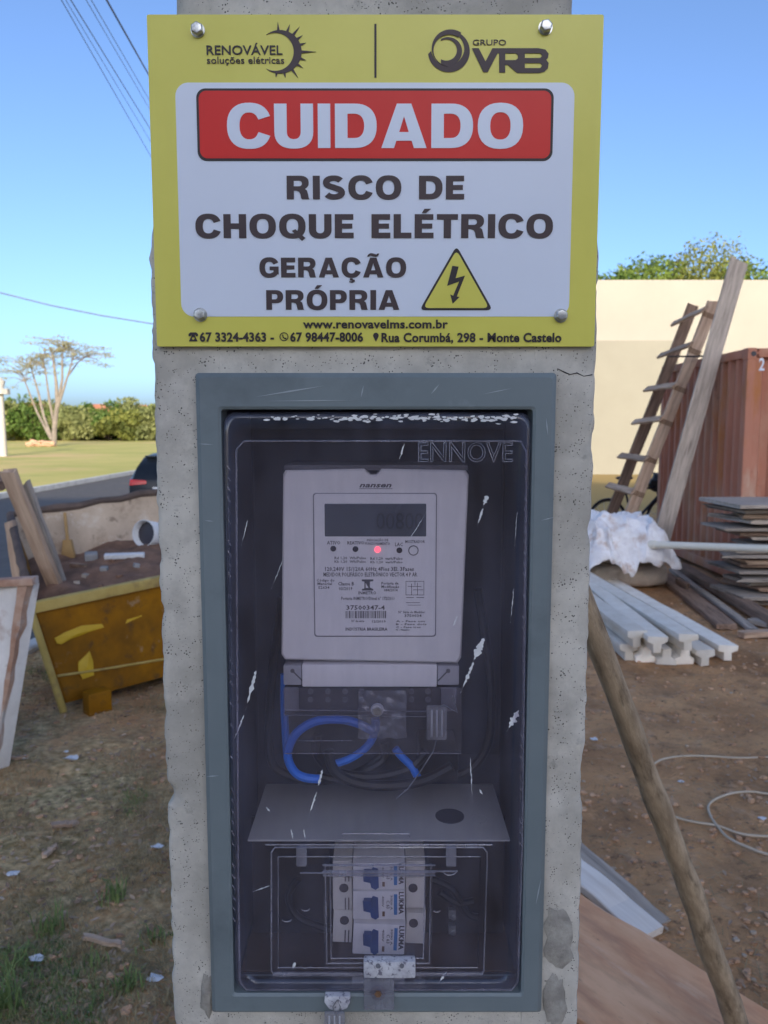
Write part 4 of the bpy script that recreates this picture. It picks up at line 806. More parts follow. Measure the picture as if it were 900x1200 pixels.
# ------------------------------------------------------------------ right: building, container, ladder, timber
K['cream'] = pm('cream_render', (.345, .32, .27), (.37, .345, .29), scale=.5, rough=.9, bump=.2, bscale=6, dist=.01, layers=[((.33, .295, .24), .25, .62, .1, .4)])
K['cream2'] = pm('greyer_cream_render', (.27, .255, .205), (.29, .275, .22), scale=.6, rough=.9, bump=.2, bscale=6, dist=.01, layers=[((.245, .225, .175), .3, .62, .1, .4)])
K['shutter'] = pm('plain_metal_sheet', (.35, .35, .36), (.42, .42, .43), rough=.5)
def building():
    YW = 28.; R = thing('cream_building', (14, YW + 4, 0), 'long plain cream building with flat roofline behind the container', 'building')
    zt = ZZ(328, YW); zl = ZZ(399, YW - .25); x0 = .5; xe = XX(793, 470, YW - .25)
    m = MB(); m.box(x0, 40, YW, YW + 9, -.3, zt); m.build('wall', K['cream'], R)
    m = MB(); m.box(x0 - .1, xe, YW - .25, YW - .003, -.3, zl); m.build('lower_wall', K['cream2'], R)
    m = MB(); m.box(xe + 2.5, xe + 6.5, YW - .04, YW - .002, -.02, 3.2); m.build('roller_door', K['shutter'], R)
building()
K['redsteel'] = pm('faded_red_steel', (.38, .145, .085), (.54, .235, .15), scale=1.3, rough=.75, bump=.2, bscale=40, dist=.003, stretch=(1, 1, .35), layers=[((.50, .32, .21), 1.4, .57, .08, .75), ((.45, .17, .045), 3.0, .60, .06, .8), ((.60, .44, .32), 2.2, .66, .05, .6), ((.10, .04, .03), 5, .68, .04, .7)])
CX, CY0, CY1, CZ = 3.70, 7.95, 10.39, 2.46
def container():
    R = thing('shipping_container', (CX + 3, CY0 + 1.2, 0), 'faded red corrugated steel container with rust streaks', 'container')
    def corr(a, b, nrm, n, d, skew):      # one folded sheet panel
        a, b = V(a), V(b); L = (b - a).length; t = (b - a) / L; prof = []
        for k in range(n):
            u = L * k / n; q = L / n
            prof += [(u, 0), (u + q * .30, 0), (u + q * .45, d), (u + q * .80, d)]
        prof.append((L, 0)); pts = [a + t * u + V(nrm) * (-dd) for u, dd in prof]
        m = MB(); k = len(pts); m.add([(p.x, p.y, .16) for p in pts] + [(p.x, p.y, CZ - .09) for p in pts] + [(p.x - nrm[0] * .004, p.y - nrm[1] * .004, .16) for p in pts] + [(p.x - nrm[0] * .004, p.y - nrm[1] * .004, CZ - .09) for p in pts],
              [(i, i + 1, k + i + 1, k + i) for i in range(k - 1)] + [(2 * k + i, 3 * k + i, 3 * k + i + 1, 2 * k + i + 1) for i in range(k - 1)])
        return m
    for q in range(4):
        y0 = CY1 - .1 - (CY1 - CY0 - .22) * q / 4; y1 = CY1 - .1 - (CY1 - CY0 - .22) * (q + 1) / 4
        corr((CX + .02, y0, 0), (CX + .02, y1, 0), (-1, 0, 0), 3, .055, 0).build('wall_panel', K['redsteel'], R)
    for q in range(8):
        x0 = CX + .088 + 5.83 * q / 8; x1 = CX + .088 + 5.83 * (q + 1) / 8
        corr((x0, CY0 + .02, 0), (x1, CY0 + .02, 0), (0, -1, 0), 3, .055, 0).build('wall_panel', K['redsteel'], R)
    m = MB(); m.box(CX + .03, CX + 6, CY1 - .04, CY1 - .01, .1, CZ - .1); m.build('rear_wall', K['redsteel'], R)
    m = MB(); m.box(CX + 6.0, CX + 6.05, CY0 + .05, CY1 - .05, .1, CZ - .1); m.build('door_wall', K['redsteel'], R)
    m = MB(); m.box(CX + .01, CX + 6.04, CY0 + .01, CY1 - .012, CZ - .06, CZ - .03); m.build('roof', K['redsteel'], R)
    for x in (CX, CX + 5.95):
        for y in (CY0, CY1 - .11):
            m = MB(); m.box(x, x + .085, y, y + .11, .0, CZ); m.build('corner_post', K['redsteel'], R, bevel=.01)
            for z in (.0, CZ - .11):
                m = MB(); m.box(x - .006, x + .091, y - .006, y + .116, z - .004, z + .115); c = m.build('corner_casting', K['redsteel'], R, bevel=.01)
                m = MB(); m.cyl((x + .055, y - .0065, z + .055), (x + .055, y - .009, z + .055), .028, n=12); m.build('casting_hole', K['led'], c)
    for z in (.05, CZ - .09):
        m = MB(); m.box(CX + .004, CX + .07, CY0 + .112, CY1 - .112, z, z + .09 + (.02 if z < 1 else 0)); m.build('rail', K['redsteel'], R, bevel=.006)
        m = MB(); m.box(CX + .112, CX + 5.945, CY0 + .004, CY0 + .07, z, z + .09 + (.02 if z < 1 else 0)); m.build('rail', K['redsteel'], R, bevel=.006)
    q = P(891, 428, CY0 + .004); write(R, '2', 889.5, 896, 420, 434, CY0 + .017, K['white'], .02, thick=.003)
container()
# thin rod lying along the top of the container, sticking out to the left
m = MB(); m.tube([(CX - .42, 9.0, CZ + .012), (CX + 1.2, 8.9, CZ + .013), (CX + 3.2, 8.8, CZ + .013)], .011, 6); tag(m.build('steel_rod', K['blackcable'], None, (CX, 9, CZ)), 'thin dark steel rod lying on the container roof', 'rod')
def ladder():
    top, bot = P(838, 350, 9.1), V((2.68, 9.1, 0.)); dy = .66
    R = thing('wooden_ladder', (2.66, 9.4, 0), 'rough homemade wooden ladder leaning against the red container', 'ladder')
    ax = (top - bot).normalized(); nrm = ax.cross(V((0, 1, 0))).normalized()
    for q, (y, ex) in enumerate(((0, 0), (dy, .06))):
        a = bot + V((0, y, -.04)); b = top + V((0, y, 0)) + ax * (ex - .03)
        board('rail', a, b, .135, .045, K['woodtan'] if q == 0 else K['woodbrown'], up=(0, 1, 0), parent=R, seed=q, rag=.03)
    for i, py in enumerate((372, 414, 458, 497, 541, 580, 618)):
        p = P(787, py, 9.1); t = (p.z - bot.z) / (top.z - bot.z); c = bot + (top - bot) * t + nrm * (-.085 if nrm.x > 0 else .085)
        board('rung', c + V((.02, -.06, .02 * (i % 2) + .10 * (t - .35))), c + V((-.03, dy + .14, .0 + .015 * (i % 3))), .085, .03, K['woodtan'], up=nrm + V((0, 0, .6)), parent=R, seed=20 + i, rag=.02)
        m = MB(); w_ = bot + (top - bot) * t
        for k in range(3): m.tube([w_ + ax * (.02 * k) + V((0, -.027, 0)) + nrm * s for s in (-.085, 0, .085)], .005, 5)
        m.build('wire_lashing', K['rusty'], R)
ladder()
o = board('leaning_plank', V((2.99, 8.5, -.03)), P(866, 306, 8.5), .19, .03, K['woodgrey'], up=(0, -1, .05), seed=3, rag=.05)
tag(o, 'long weathered grey plank leaning on the container beside the ladder', 'plank')
# bicycle behind the ladder
def bicycle():
    R = thing('bicycle', (3.55, 11.0, 0), 'dark bicycle parked behind the foot of the ladder', 'bicycle')
    K['bike'] = pm('bicycle_paint', (.015, .018, .025), (.02, .03, .05), rough=.35)
    D = V((.93, .36, 0)).normalized(); O = V((3.62, 11.0, 0)); at = lambda u, z, s=0: O + D * u + V((-D.y, D.x, 0)) * s + V((0, 0, z))
    for u in (-.5, .52):
        m = MB(); ring = lambda r: [at(u + r * math.cos(t), .33 + r * math.sin(t)) for t in [2 * math.pi * k / 28 for k in range(29)]]
        m.tube(ring(.325), .02, 6, False); w_ = m.build('wheel', K['blackcable'], R, smooth=True)
        m = MB(); m.tube(ring(.30), .008, 5, False); m.build('rim', K['zinc'], w_); m = MB()
        for k in range(14): t = 2 * math.pi * k / 14; m.tube([at(u, .33), at(u + .3 * math.cos(t), .33 + .3 * math.sin(t))], .0025, 4)
        m.build('spokes', K['zinc'], w_)
    m = MB(); bb, st, hd = (-.05, .29), (-.2, .78), (.36, .82)
    for a, b, r in ((bb, st, .016), (bb, (.40, .68), .02), (st, (.36, .80), .018), ((.33, .9), (.41, .62), .02), ((.41, .62), (.52, .33), .014), (bb, (-.5, .33), .011), (st, (-.5, .33), .009)): m.tube([at(*a), at(*b)], r, 7)
    m.build('frame', K['bike'], R, smooth=True)
    m = MB(); m.tube([at(-.2, .78), at(-.225, .92)], .013, 7); m.ell(at(-.22, .95), (.13, .08, .03)); m.build('saddle', K['blackcable'], R, smooth=True)
    m = MB(); m.tube([at(.33, .9), at(.32, 1.0)], .013, 7); m.tube([at(.34, 1.02, -.3), at(.38, 1.0, -.12), at(.38, 1.0, .12), at(.34, 1.02, .3)], .012, 7); m.build('handlebar', K['bike'], R, smooth=True)
    m = MB(); m.cyl(at(-.05, .29, -.05), at(-.05, .29, -.06), .09, n=18); m.tube([at(-.05, .29, -.07), at(.05, .15, -.08)], .009, 6); m.build('crank', K['zinc'], R)
    m = MB(); m.ell(at(.42, .86), (.17, .14, .15), 14, 10, .5, 4); tag(m.build('hanging_bag', K['blackcable'], None, tuple(at(.42, .86)), smooth=True), 'black bag hung on the bicycle handlebar', 'bag')
bicycle()
# wrapped sacks with crumpled white plastic
K['sack'] = pm('dusty_sack', (.36, .30, .24), (.52, .44, .36), scale=6, rough=.95, bump=.5, bscale=40, dist=.006, rnd=True, layers=[((.5, .47, .43), 4, .62, .08, .6)])
K['plastic'] = pm('crumpled_white_plastic', (.74, .70, .68), (.86, .84, .84), scale=7, rough=.4, lo=.4, hi=.6, layers=[((.52, .36, .26), 4.0, .57, .05, .75), ((.62, .58, .6), 12, .6, .06, .6)])
def sack(c, s, rz, label, seed):
    m = MB(); n = 14; rings = []
    for j in range(1, n):
        u = math.pi * j / n; r_ = []
        for k in range(24):
            t = 2 * math.pi * k / 24; cx, sx_ = math.cos(t), math.sin(t)
            x = s[0] / 2 * math.copysign(abs(math.cos(u)) ** .45, math.cos(u)); q = math.sin(u) ** .22
            y = s[1] / 2 * q * math.copysign(abs(cx) ** .38, cx); z = s[2] / 2 * q * math.copysign(abs(sx_) ** .5, sx_)
            p = V((x, y, z)); r_.append(p + V((0, 0, 1)) * .02 * noise.noise(p * 6 + V((seed, 0, 0))) + p.normalized() * .012 * noise.noise(p * 17 + V((seed, 3, 0))))
        rings.append(r_)
    M = Matrix.Rotation(rz, 3, 'Z'); m.loft([[V(c) + M @ p for p in r_] for r_ in rings]); return tag(m.build('cement_sack', K['sack'], None, tuple(c), smooth=True, angle=60), label, 'sack', 'sacks under the white plastic')
sack((2.50, 8.05, .14), (.85, .6, .26), .1, 'lowest dusty grey sack, broad, under the white plastic', 1)
sack((2.52, 8.03, .37), (.80, .58, .22), -.05, 'middle dusty sack with pale top under the white plastic', 2)
sack((2.50, 8.05, .55), (.74, .55, .16), .12, 'uppermost dusty sack right beneath the white plastic', 3)
m = MB(); n = 44; vs = []
for j in range(n + 1):
    for i in range(n + 1):
        u, v = i / n * 2 - 1, j / n * 2 - 1; x, y = 2.38 + u * .55, 7.96 + v * .47; e = max(abs(u), abs(v))
        z = .70 - max(0, e - .58) * (.90 + .7 * noise.noise(V((x * 4, y * 4, 31)))) - .5 * max(0, -u - .55) + .09 * noise.fractal(V((x * 5, y * 5, 1)), 1, 2, 3) + .07 * abs(noise.noise(V((x * 9 + y * 4, y * 3, 4)))) + .035 * abs(noise.noise(V((x * 16 - y * 9, y * 6, 5)))) + .12 * max(0, .5 - abs(u + .35) - abs(v) * .4)
        vs.append((x + .05 * noise.noise(V((x * 9, y * 9, 7))), y + .05 * noise.noise(V((x * 9, y * 9, 17))) - .1 * max(0, -v - .6), z))
m.add(vs, [(j * (n + 1) + i, j * (n + 1) + i + 1, (j + 1) * (n + 1) + i + 1, (j + 1) * (n + 1) + i) for j in range(n) for i in range(n)])
o = m.build('plastic_sheet', K['plastic'], None, (2.44, 8, .6), fix=False, smooth=True, angle=14); md = o.modifiers.new('t', 'SOLIDIFY'); md.thickness = .004
tag(o, 'crumpled white plastic sheet thrown over the sacks', 'plastic sheet')
# white pipe lying across, its far end on blocks out of view
pa, pb = P(759, 638, 7.55), P(905, 643.5, 6.55); pb2 = pa + (pb - pa) * 2.2
K['pvc'] = pm('white_pvc', (.80, .74, .60), (.85, .79, .66), rough=.35)
m = MB(); ax_ = (pb2 - pa).normalized()
m.tube([pa, pb2], .036, 18); m.tube([pa + ax_ * .002, pa + ax_ * .09], .042, 18); tag(m.build('white_pipe', K['pvc'], None, tuple(pa), smooth=True), 'straight white plastic pipe lying across in front of the lumber stack', 'pipe')
K['block'] = pm('concrete_block', (.25, .24, .23), (.33, .32, .31), rough=.95, bump=.6, bscale=90, dist=.004)
zb = pb2.z - .036 - gz(pb2.x, pb2.y)
for k in range(3):
    m = MB(); m.box(pb2.x - .28, pb2.x + .1, pb2.y - .09, pb2.y + .09, gz(pb2.x, pb2.y) + zb * k / 3 + .001, gz(pb2.x, pb2.y) + zb * (k + 1) / 3)
    tag(m.build('concrete_block', K['block'], None, (pb2.x, pb2.y, 0), bevel=.006), ('bottom', 'middle', 'top')[k] + ' concrete block under the far end of the white pipe', 'block', 'blocks under the pipe')
# concrete joists
def joist(c, L, rz, flip, label, seed, tilt=0):
    rng = random.Random(seed); wd, hg = .135, .115; sec = [(-wd / 2, .04), (-wd / 2, 0), (wd / 2, 0), (wd / 2, .04), (.03, .055), (.03, hg), (-.03, hg), (-.03, .055)]
    if flip: sec = [(x, hg - z) for x, z in sec][::-1]
    m = MB(); n = 8; rings = []
    for i in range(n + 1): y = L * i / n; rings.append([(x + rng.uniform(-.003, .003), y + rng.uniform(-.012, .012) * (i in (0, n)), z + rng.uniform(-.003, .003)) for x, z in sec])
    m.loft(rings); o = m.build('concrete_joist', K['beam'], None, (0, 0, 0), bevel=.004); o.location = c; ORG[o.name] = V(c); o.rotation_euler = (tilt, 0, rz)
    return tag(o, label, 'joist', 'pale concrete joists piled on the ground')
lbls = ['leftmost', 'second from the left', 'third from the left', 'fourth from the left', 'fifth from the left', 'rightmost']
ends = [(737, 776, 1), (757, 778, 0), (781, 780, 0), (803, 779, 0), (826, 780, 1), (853, 776, 1)]
for i, (px, py, fl_) in enumerate(ends):
    g = G(px, py); joist((g.x, g.y, gz(g.x, g.y) + .004), 2.7 if i else 2.2, math.radians((1, 0, -2, 1, 2, 3)[i]), fl_, 'pale concrete joist on the ground, %s of the bottom row' % lbls[i], i)
for i, (px, py, h, rz, fl_, lb) in enumerate(((746, 747, .118, 2, 1, 'leftmost'), (770, 752, .118, -1, 1, 'middle'), (806, 750, .118, 3, 1, 'rightmost'))):
    g = G(px, py + 14, .12); joist((g.x, g.y, gz(g.x, g.y) + h + .012), 2.5, math.radians(rz), fl_, 'pale concrete joist in the top layer of the pile, %s' % lb, 30 + i)
# loose planks on the ground in front of the container
def lay(name, a, b, wd, th, mat, label, cat, seed, lift=0., rag=.02):
    a, b = V(a), V(b); a.z = gz(a.x, a.y) + th / 2 + .012 + lift; b.z = gz(b.x, b.y) + th / 2 + .012 + lift
    return tag(board(name, a, b, wd, th, mat, seed=seed, rag=rag), label, cat)
lay('plank', G(778, 678), G(852, 738), .17, .045, K['woodbrown'], 'dark brown plank on the ground nearest the joists', 'plank', 40)
lay('plank', G(788, 671), G(884, 744), .07, .04, K['woodgrey'], 'narrow pale batten on the ground between dark planks', 'plank', 41)
lay('log', G(798, 670), G(912, 742), .12, .09, K['woodbrown'], 'dark weathered log lying by the foot of the container', 'log', 42)
lay('plank', G(868, 750), G(925, 748), .08, .05, K['woodtan'], 'short brown timber offcut lying crosswise below the lumber stack', 'plank', 43)
lay('offcut', G(793, 690), G(806, 697), .05, .05, K['woodbrown'], 'small dark offcut lying on the dark brown plank', 'offcut', 44, .05)
lay('plank', G(880, 732), G(930, 745), .10, .04, K['woodgrey'], 'grey board lying under the lumber stack at the picture edge', 'plank', 45, .01)
# stack of boards
rng = random.Random(21); z = .0
ORD = 'bottom,second,third,fourth,fifth,sixth,seventh,eighth,ninth,tenth,eleventh,twelfth,thirteenth,fourteenth,fifteenth,sixteenth,seventeenth'.split(',')
for i in range(17):
    th = rng.uniform(.034, .052); x0 = 3.30 + rng.uniform(-.12, .18) - (.14 if i > 12 else 0); yy = 7.22 + rng.uniform(-.07, .07); rz = rng.uniform(-.07, .07)
    zc = gz(3.5, 7.2) + z + th / 2 + .02; z += th + .011
    o = board('stacked_board', (x0, yy, zc + rng.uniform(0, .025)), (x0 + rng.uniform(1.6, 2.2), yy + rz * 2, zc), rng.uniform(.42, .62), th * .78, rng.choice((K['woodgrey'], K['woodgrey'], K['woodbrown'], K['woodtan'])), seed=60 + i, rag=.12)
    tag(o, 'weathered board in the lumber stack, %s' % (ORD[i] + ('' if i == 0 else ' from the bottom')), 'board', 'boards stacked before the container')
o = board('plywood_sheet', (3.12, 7.15, gz(3.5, 7.2) + z + .05), (5.3, 7.2, gz(3.5, 7.2) + z + .05), .82, .035, K['woodgrey'], seed=99, rag=.02); tag(o, 'wide grey sheet lying on top of the lumber stack', 'sheet')
# pole leaning on the back of the post, boards at its foot
a, b = P(650, 598, 1.022), P(874, 1236, 1.80); e = (b - a).normalized(); b = b + e * ((gz(b.x, b.y) - b.z) / e.z + .02); L_ = (a - b).length; n = 40; m = MB(); pts = []; rr = []
for i in range(n + 1):
    t = i / n; pts.append((L_ * t, .006 * math.sin(t * 5) + .006 * noise.noise(V((t * 7, 0, 1))), .006 * noise.noise(V((t * 7, 4, 1))))); rr.append(.0300 - .0135 * t + .0022 * noise.noise(V((t * 18, 7, 7))))
m.tube(pts, rr, 20); o = m.build('wooden_pole', K['stick'], None, (0, 0, 0), smooth=True, angle=60); M = axes(b, a).to_4x4(); M.translation = b; o.matrix_local = M; ORG[o.name] = b
tag(o, 'rough brown wooden pole leaning against the right of the post', 'pole')
o = board('plywood_board', P(600, 1060, 2.42), P(905, 1275, 1.70), .36, .022, K['ply'], up=(-.05, -.35, 1), seed=8, rag=.0); tag(o, 'reddish plywood board slanting on the ground by the post foot', 'board')
o = board('plank', P(640, 990, 2.75), P(764, 1096, 2.33), .115, .03, K['paintwood'] if 'paintwood' in K else K.setdefault('paintwood', pm('pale_painted_wood', (.72, .62, .52), (.86, .77, .67), scale=7, stretch=(.35, 4, 4), rough=.85, bump=.4, bscale=40, dist=.003, layers=[((.2, .19, .18), 5, .64, .07, .7)])), seed=9); tag(o, 'pale grey plank lying behind the plywood board', 'plank')
o = board('plank', P(650, 973, 2.84), P(778, 1085, 2.40), .07, .028, K['woodgrey'], seed=10); tag(o, 'narrow grey batten beside the pale plank behind the pole', 'plank')
K['cord'] = pm('beige_cord', (.50, .40, .28), (.58, .48, .36), rough=.6)
cable('extension_cord', [G(a, b) + V((0, 0, .008)) for a, b in ((757, 908), (761, 902), (775, 892), (800, 888), (830, 888), (865, 890), (905, 889), (960, 886))], .0055, K['cord'], 'beige cord running across the bare earth, the farther strand', 'cord', n=6)
cable('extension_cord', [G(a, b) + V((0, 0, .009)) for a, b in ((757, 912), (766, 944), (777, 950), (792, 960), (815, 966), (840, 970), (870, 980), (905, 983), (960, 986))], .0055, K['cord'], 'beige cord on bare earth passing under the loop', 'cord', n=6)
cable('extension_cord', [G(a, b) + V((0, 0, .013)) for a, b in ((960, 936), (905, 934), (880, 931), (857, 933), (838, 940), (830, 948), (833, 960), (841, 972), (853, 985), (875, 996), (905, 1006), (960, 1012))], .0055, K['cord'], 'beige cord bent in an open loop on the bare earth', 'cord', n=6)
# ------------------------------------------------------------------ left: skip and what is in it
K['skip'] = pm('yellow_skip_paint', (.27, .105, .002), (.36, .15, .003), scale=3, rough=.6, spec=.15, bump=.3, bscale=25, dist=.004, layers=[((.13, .055, .006), 2.2, .54, .12, .8), ((.10, .05, .02), 9, .63, .06, .75), ((.42, .34, .24), 5, .68, .05, .6)])
K['skipin'] = pm('caked_skip_wall', (.50, .38, .27), (.66, .52, .38), scale=3, rough=.95, bump=.5, bscale=14, dist=.01, layers=[((.32, .22, .15), 2.4, .53, .06, .9), ((.74, .66, .55), 4, .62, .05, .7), ((.20, .13, .09), 9, .62, .05, .7)])
K['peel'] = pm('fresh_yellow_patch', (.56, .33, .01), (.64, .40, .02), scale=9, rough=.5)
K['soil'] = pm('skip_soil', (.15, .085, .055), (.30, .17, .11), scale=5, rough=.95, bump=.9, bscale=24, dist=.02)
def skip():
    NL, NR, FL, FR = P(38, 712, 4.38), P(310, 654.5, 5.6), P(12, 604, 5.75), P(330, 554, 7.1)
    g1, g2 = G(77, 838), G(286, 782); nl, nr = P(77, 824, g1.y + .05), P(286, 768, g2.y + .05); fl_, fr = V((FL.x + .35, FL.y - .05, -.05)), V((FR.x - .25, FR.y - .1, -.08))
    R = thing('waste_skip', ((nl + nr + fl_ + fr) / 4), 'dented yellow steel waste skip full of soil and rubble', 'skip')
    def wall(name, a, b, c, d, th, mat, inn):     # a,b lower edge; c,d upper edge, thickness inwards
        n_ = (b - a).cross(d - a).normalized()
        if n_.dot(inn) < 0: n_ = -n_
        N = 10; m = MB()
        for off in (0, th):
            base = len(m.v)
            for j in range(N + 1):
                for i in range(N + 1):
                    p = (a.lerp(b, i / N)).lerp(d.lerp(c, i / N), j / N); q = (.05 * noise.fractal(p * 3.5, 1, 2, 4) if name == 'back_wall' else .018 * noise.noise(p * 2.2)) * math.sin(math.pi * i / N) * math.sin(math.pi * j / N); m.v.append(tuple(p + n_ * (off + q)))
            m.f += [tuple(base + k for k in (j * (N + 1) + i, j * (N + 1) + i + 1, (j + 1) * (N + 1) + i + 1, (j + 1) * (N + 1) + i)) for j in range(N) for i in range(N)]
        return m.build(name, mat, R, smooth=True)
    ce = (nl + nr + fl_ + fr) / 4 + V((0, 0, .3))
    f = wall('front_wall', nl, nr, NR, NL, .012, K['skip'], ce - nl); wall('back_wall', fl_, fr, FR, FL, .012, K['skipin'], ce - fl_)
    wall('end_wall', nl, fl_, FL, NL, .012, K['skip'], ce - nl); wall('end_wall', nr, fr, FR, NR, .012, K['skip'], ce - nr)
    m = MB(); m.hexa([nl, nr, fr, fl_, nl + V((0, 0, .02)), nr + V((0, 0, .02)), fr + V((0, 0, .02)), fl_ + V((0, 0, .02))]); m.build('floor', K['skip'], R)
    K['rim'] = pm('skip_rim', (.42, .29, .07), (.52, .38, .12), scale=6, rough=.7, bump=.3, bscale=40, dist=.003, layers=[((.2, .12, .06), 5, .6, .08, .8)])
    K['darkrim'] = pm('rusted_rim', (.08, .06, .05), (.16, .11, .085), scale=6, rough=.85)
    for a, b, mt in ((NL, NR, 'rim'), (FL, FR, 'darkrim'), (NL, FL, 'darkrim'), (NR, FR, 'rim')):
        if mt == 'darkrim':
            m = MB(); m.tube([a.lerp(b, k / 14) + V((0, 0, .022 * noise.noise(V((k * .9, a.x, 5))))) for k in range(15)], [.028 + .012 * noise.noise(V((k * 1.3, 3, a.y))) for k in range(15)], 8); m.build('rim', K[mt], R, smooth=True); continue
        m = MB(); c = (a + b) / 2; m.cbox(c, ((b - a).length + .05, .06, .065 if mt == 'rim' else .05), axes(a, b)); m.build('rim', K[mt], R, bevel=.01)
    m = MB(); m.tube([nl + V((-.01, -.01, -.05)), NL + V((-.01, -.01, 0))], .022, 8); m.build('corner_edge', K['rim'], R, smooth=True)
    # foot under the near wall, dents and loose paint flaps
    for fx, fy in ((110, 838), (250, 792)):
        q = G(fx, fy); m = MB(); m.cbox(q + V((0, .06, .055)), (.14, .10, .15), Matrix.Rotation(.75, 3, 'Z')); m.build('foot', K['skip'], R, bevel=.01)
    q = (fl_ + fr) / 2; m = MB(); m.cbox(V((q.x, q.y, q.z - .12)), (1.6, .2, .24), axes(fl_, fr)); m.build('runner', K['skip'], R, bevel=.01)
    fn = (nr - nl).cross(NL - nl).normalized(); fn = fn if fn.y < 0 else -fn
    def onwall(px, py, off=.012):
        o_ = V((0, 0, CAM_Z)); d = P(px, py, 1) - o_; t = (nl - o_).dot(fn) / d.dot(fn); return o_ + d * t + fn * off
    for k, poly in enumerate(([(63, 748), (75, 741), (95, 733), (118, 731), (121, 735), (100, 742), (82, 749), (71, 755), (66, 754)], [(91, 776), (104, 763), (108, 775), (109, 791), (96, 796), (91, 786)], [(138, 728), (160, 721), (178, 713), (180, 718), (160, 726), (140, 734)])):
        m = MB(); c = onwall(sum(p[0] for p in poly) / len(poly), sum(p[1] for p in poly) / len(poly), .022); ps = [onwall(a, b, .013) for a, b in poly]
        m.add(ps + [c], [(i, (i + 1) % len(ps), len(ps)) for i in range(len(ps))]); ps2 = [p - fn * .02 for p in ps]; n0 = len(ps)
        m.add(ps + ps2, [(i, (i + 1) % n0, n0 + (i + 1) % n0, n0 + i) for i in range(n0)]); m.build('dented_patch', K['peel'], R)
    m = MB(); m.tube([onwall(66, 792, .014), onwall(120, 784, .016), onwall(180, 774, .014), onwall(230, 766, .014)], .008, 6); m.build('weld_bead', K['rim'], R)
    # soil heap
    m = MB(); n = 30; vs = []
    for j in range(n + 1):
        for i in range(n + 1):
            u, v = .02 + .96 * i / n, .02 + .96 * j / n; a = (NL.lerp(NR, u)).lerp(FL.lerp(FR, u), v); z = a.z - .10 - .25 * v + .07 * math.sin(math.pi * u) * math.sin(math.pi * v) + .05 * noise.fractal(V((a.x * 4, a.y * 4, 0)), 1, 2, 4); vs.append((a.x, a.y, z))
    m.add(vs, [(j * (n + 1) + i, j * (n + 1) + i + 1, (j + 1) * (n + 1) + i + 1, (j + 1) * (n + 1) + i) for j in range(n) for i in range(n)])
    from mathutils.bvhtree import BVHTree
    bvh = BVHTree.FromPolygons([tuple(q) for q in m.v], m.f)
    def on_soil(px, py):
        o_ = V((0, 0, CAM_Z)); h = bvh.ray_cast(o_, (P(px, py, 1) - o_).normalized())[0]; return h or P(px, py, 6)
    tag(m.build('soil_heap', K['soil'], None, tuple(ce), smooth=True), 'heap of brown soil filling the yellow skip', 'soil', kind='stuff')
    # rubble lying on the soil
    def bit(name, px, py, Y, s, mat, label, rz=0, cat='rubble'):
        p = on_soil(px, py) + V((0, 0, s[2] * .3)); m = MB(); m.cbox(p, s, Matrix.Rotation(rz, 3, 'Z') @ Matrix.Rotation(.2, 3, 'X')); return tag(m.build(name, mat, None, tuple(p), bevel=min(s) * .2), label, cat)
    bit('white_offcut', 146, 653, 5.75, (.28, .05, .035), K['paint'], 'flat white strip lying on the soil in the skip', .2, 'offcut')
    bit('stone', 107, 655, 5.75, (.09, .08, .06), K['block'], 'grey stone on the soil in the skip', .4, 'stone')
    bit('stick', 92, 664, 5.6, (.16, .03, .03), K['woodbrown'], 'dark stick lying on the soil in the skip', -.5, 'stick')
    for k_, (a_, b_, s_) in enumerate(((122, 668, .05), (140, 676, .04), (100, 676, .045), (160, 664, .05), (132, 658, .035), (90, 684, .04), (150, 690, .05), (118, 688, .035))): bit('rubble_lump', a_, b_, 5.7, (s_, s_ * .8, s_ * .6), (K['block'], K['soil'], K['sack'])[k_ % 3], ('grey', 'brown', 'dusty')[k_ % 3] + ' lump on the skip soil, ' + ('far middle', 'near the front rim, middle', 'near the timber foot', 'far right', 'beside the white strip', 'nearest the timber foot', 'front right', 'front middle')[k_], k_ * .7)
    p = on_soil(180, 636) + V((0, 0, .07)); R2 = thing('paint_bucket', p, 'dark open bucket with white rim tipped over in the skip', 'bucket')
    ax_ = V((-.35, -.9, .15)).normalized(); m = MB(); m.tube([p + ax_ * -.12, p + ax_ * .12], [.085, .105], 20, False); b_ = m.build('body', K['paint'], R2, smooth=True); md = b_.modifiers.new('t', 'SOLIDIFY'); md.thickness = .006
    m = MB(); m.cyl(p + ax_ * -.11, p + ax_ * .06, .078, .094, 20); m.build('inside', K['led'], R2)
    c = on_soil(80, 652) + V((0, 0, .08)); R3 = thing('floor_brush', c, 'tan brush head with short handle standing in the soil of the skip', 'brush')
    m = MB(); m.prism([(c.x - .05, c.z - .09), (c.x + .055, c.z - .09), (c.x + .03, c.z + .05), (c.x - .03, c.z + .05)], c.y - .02, c.y + .02); m.build('head', K['peelwood'], R3, bevel=.006)
    m = MB(); m.cyl(c + V((0, 0, .04)), c + V((-.02, .02, .26)), .013, .011, 10); m.build('handle', K['peelwood'], R3, smooth=True)
K['peelwood'] = pm('tan_handle', (.45, .27, .10), (.52, .33, .14), scale=9, rough=.7)
skip()
a = P(72, 706, 5.05); b = P(10, 552, 4.75)
tag(board('timber', a, b, .10, .045, K['woodtan'], up=(-.2, -1, .1), seed=70, rag=.03), 'long tan timber sticking up out of the left end of the skip', 'timber')
a = P(80, 702, 5.2); b = P(30, 566, 4.95)
tag(board('timber', a, b, .05, .05, K['woodgrey'], up=(-.2, -1, .1), seed=71, rag=.02), 'thin grey timber right behind the tan timber in the skip', 'timber')
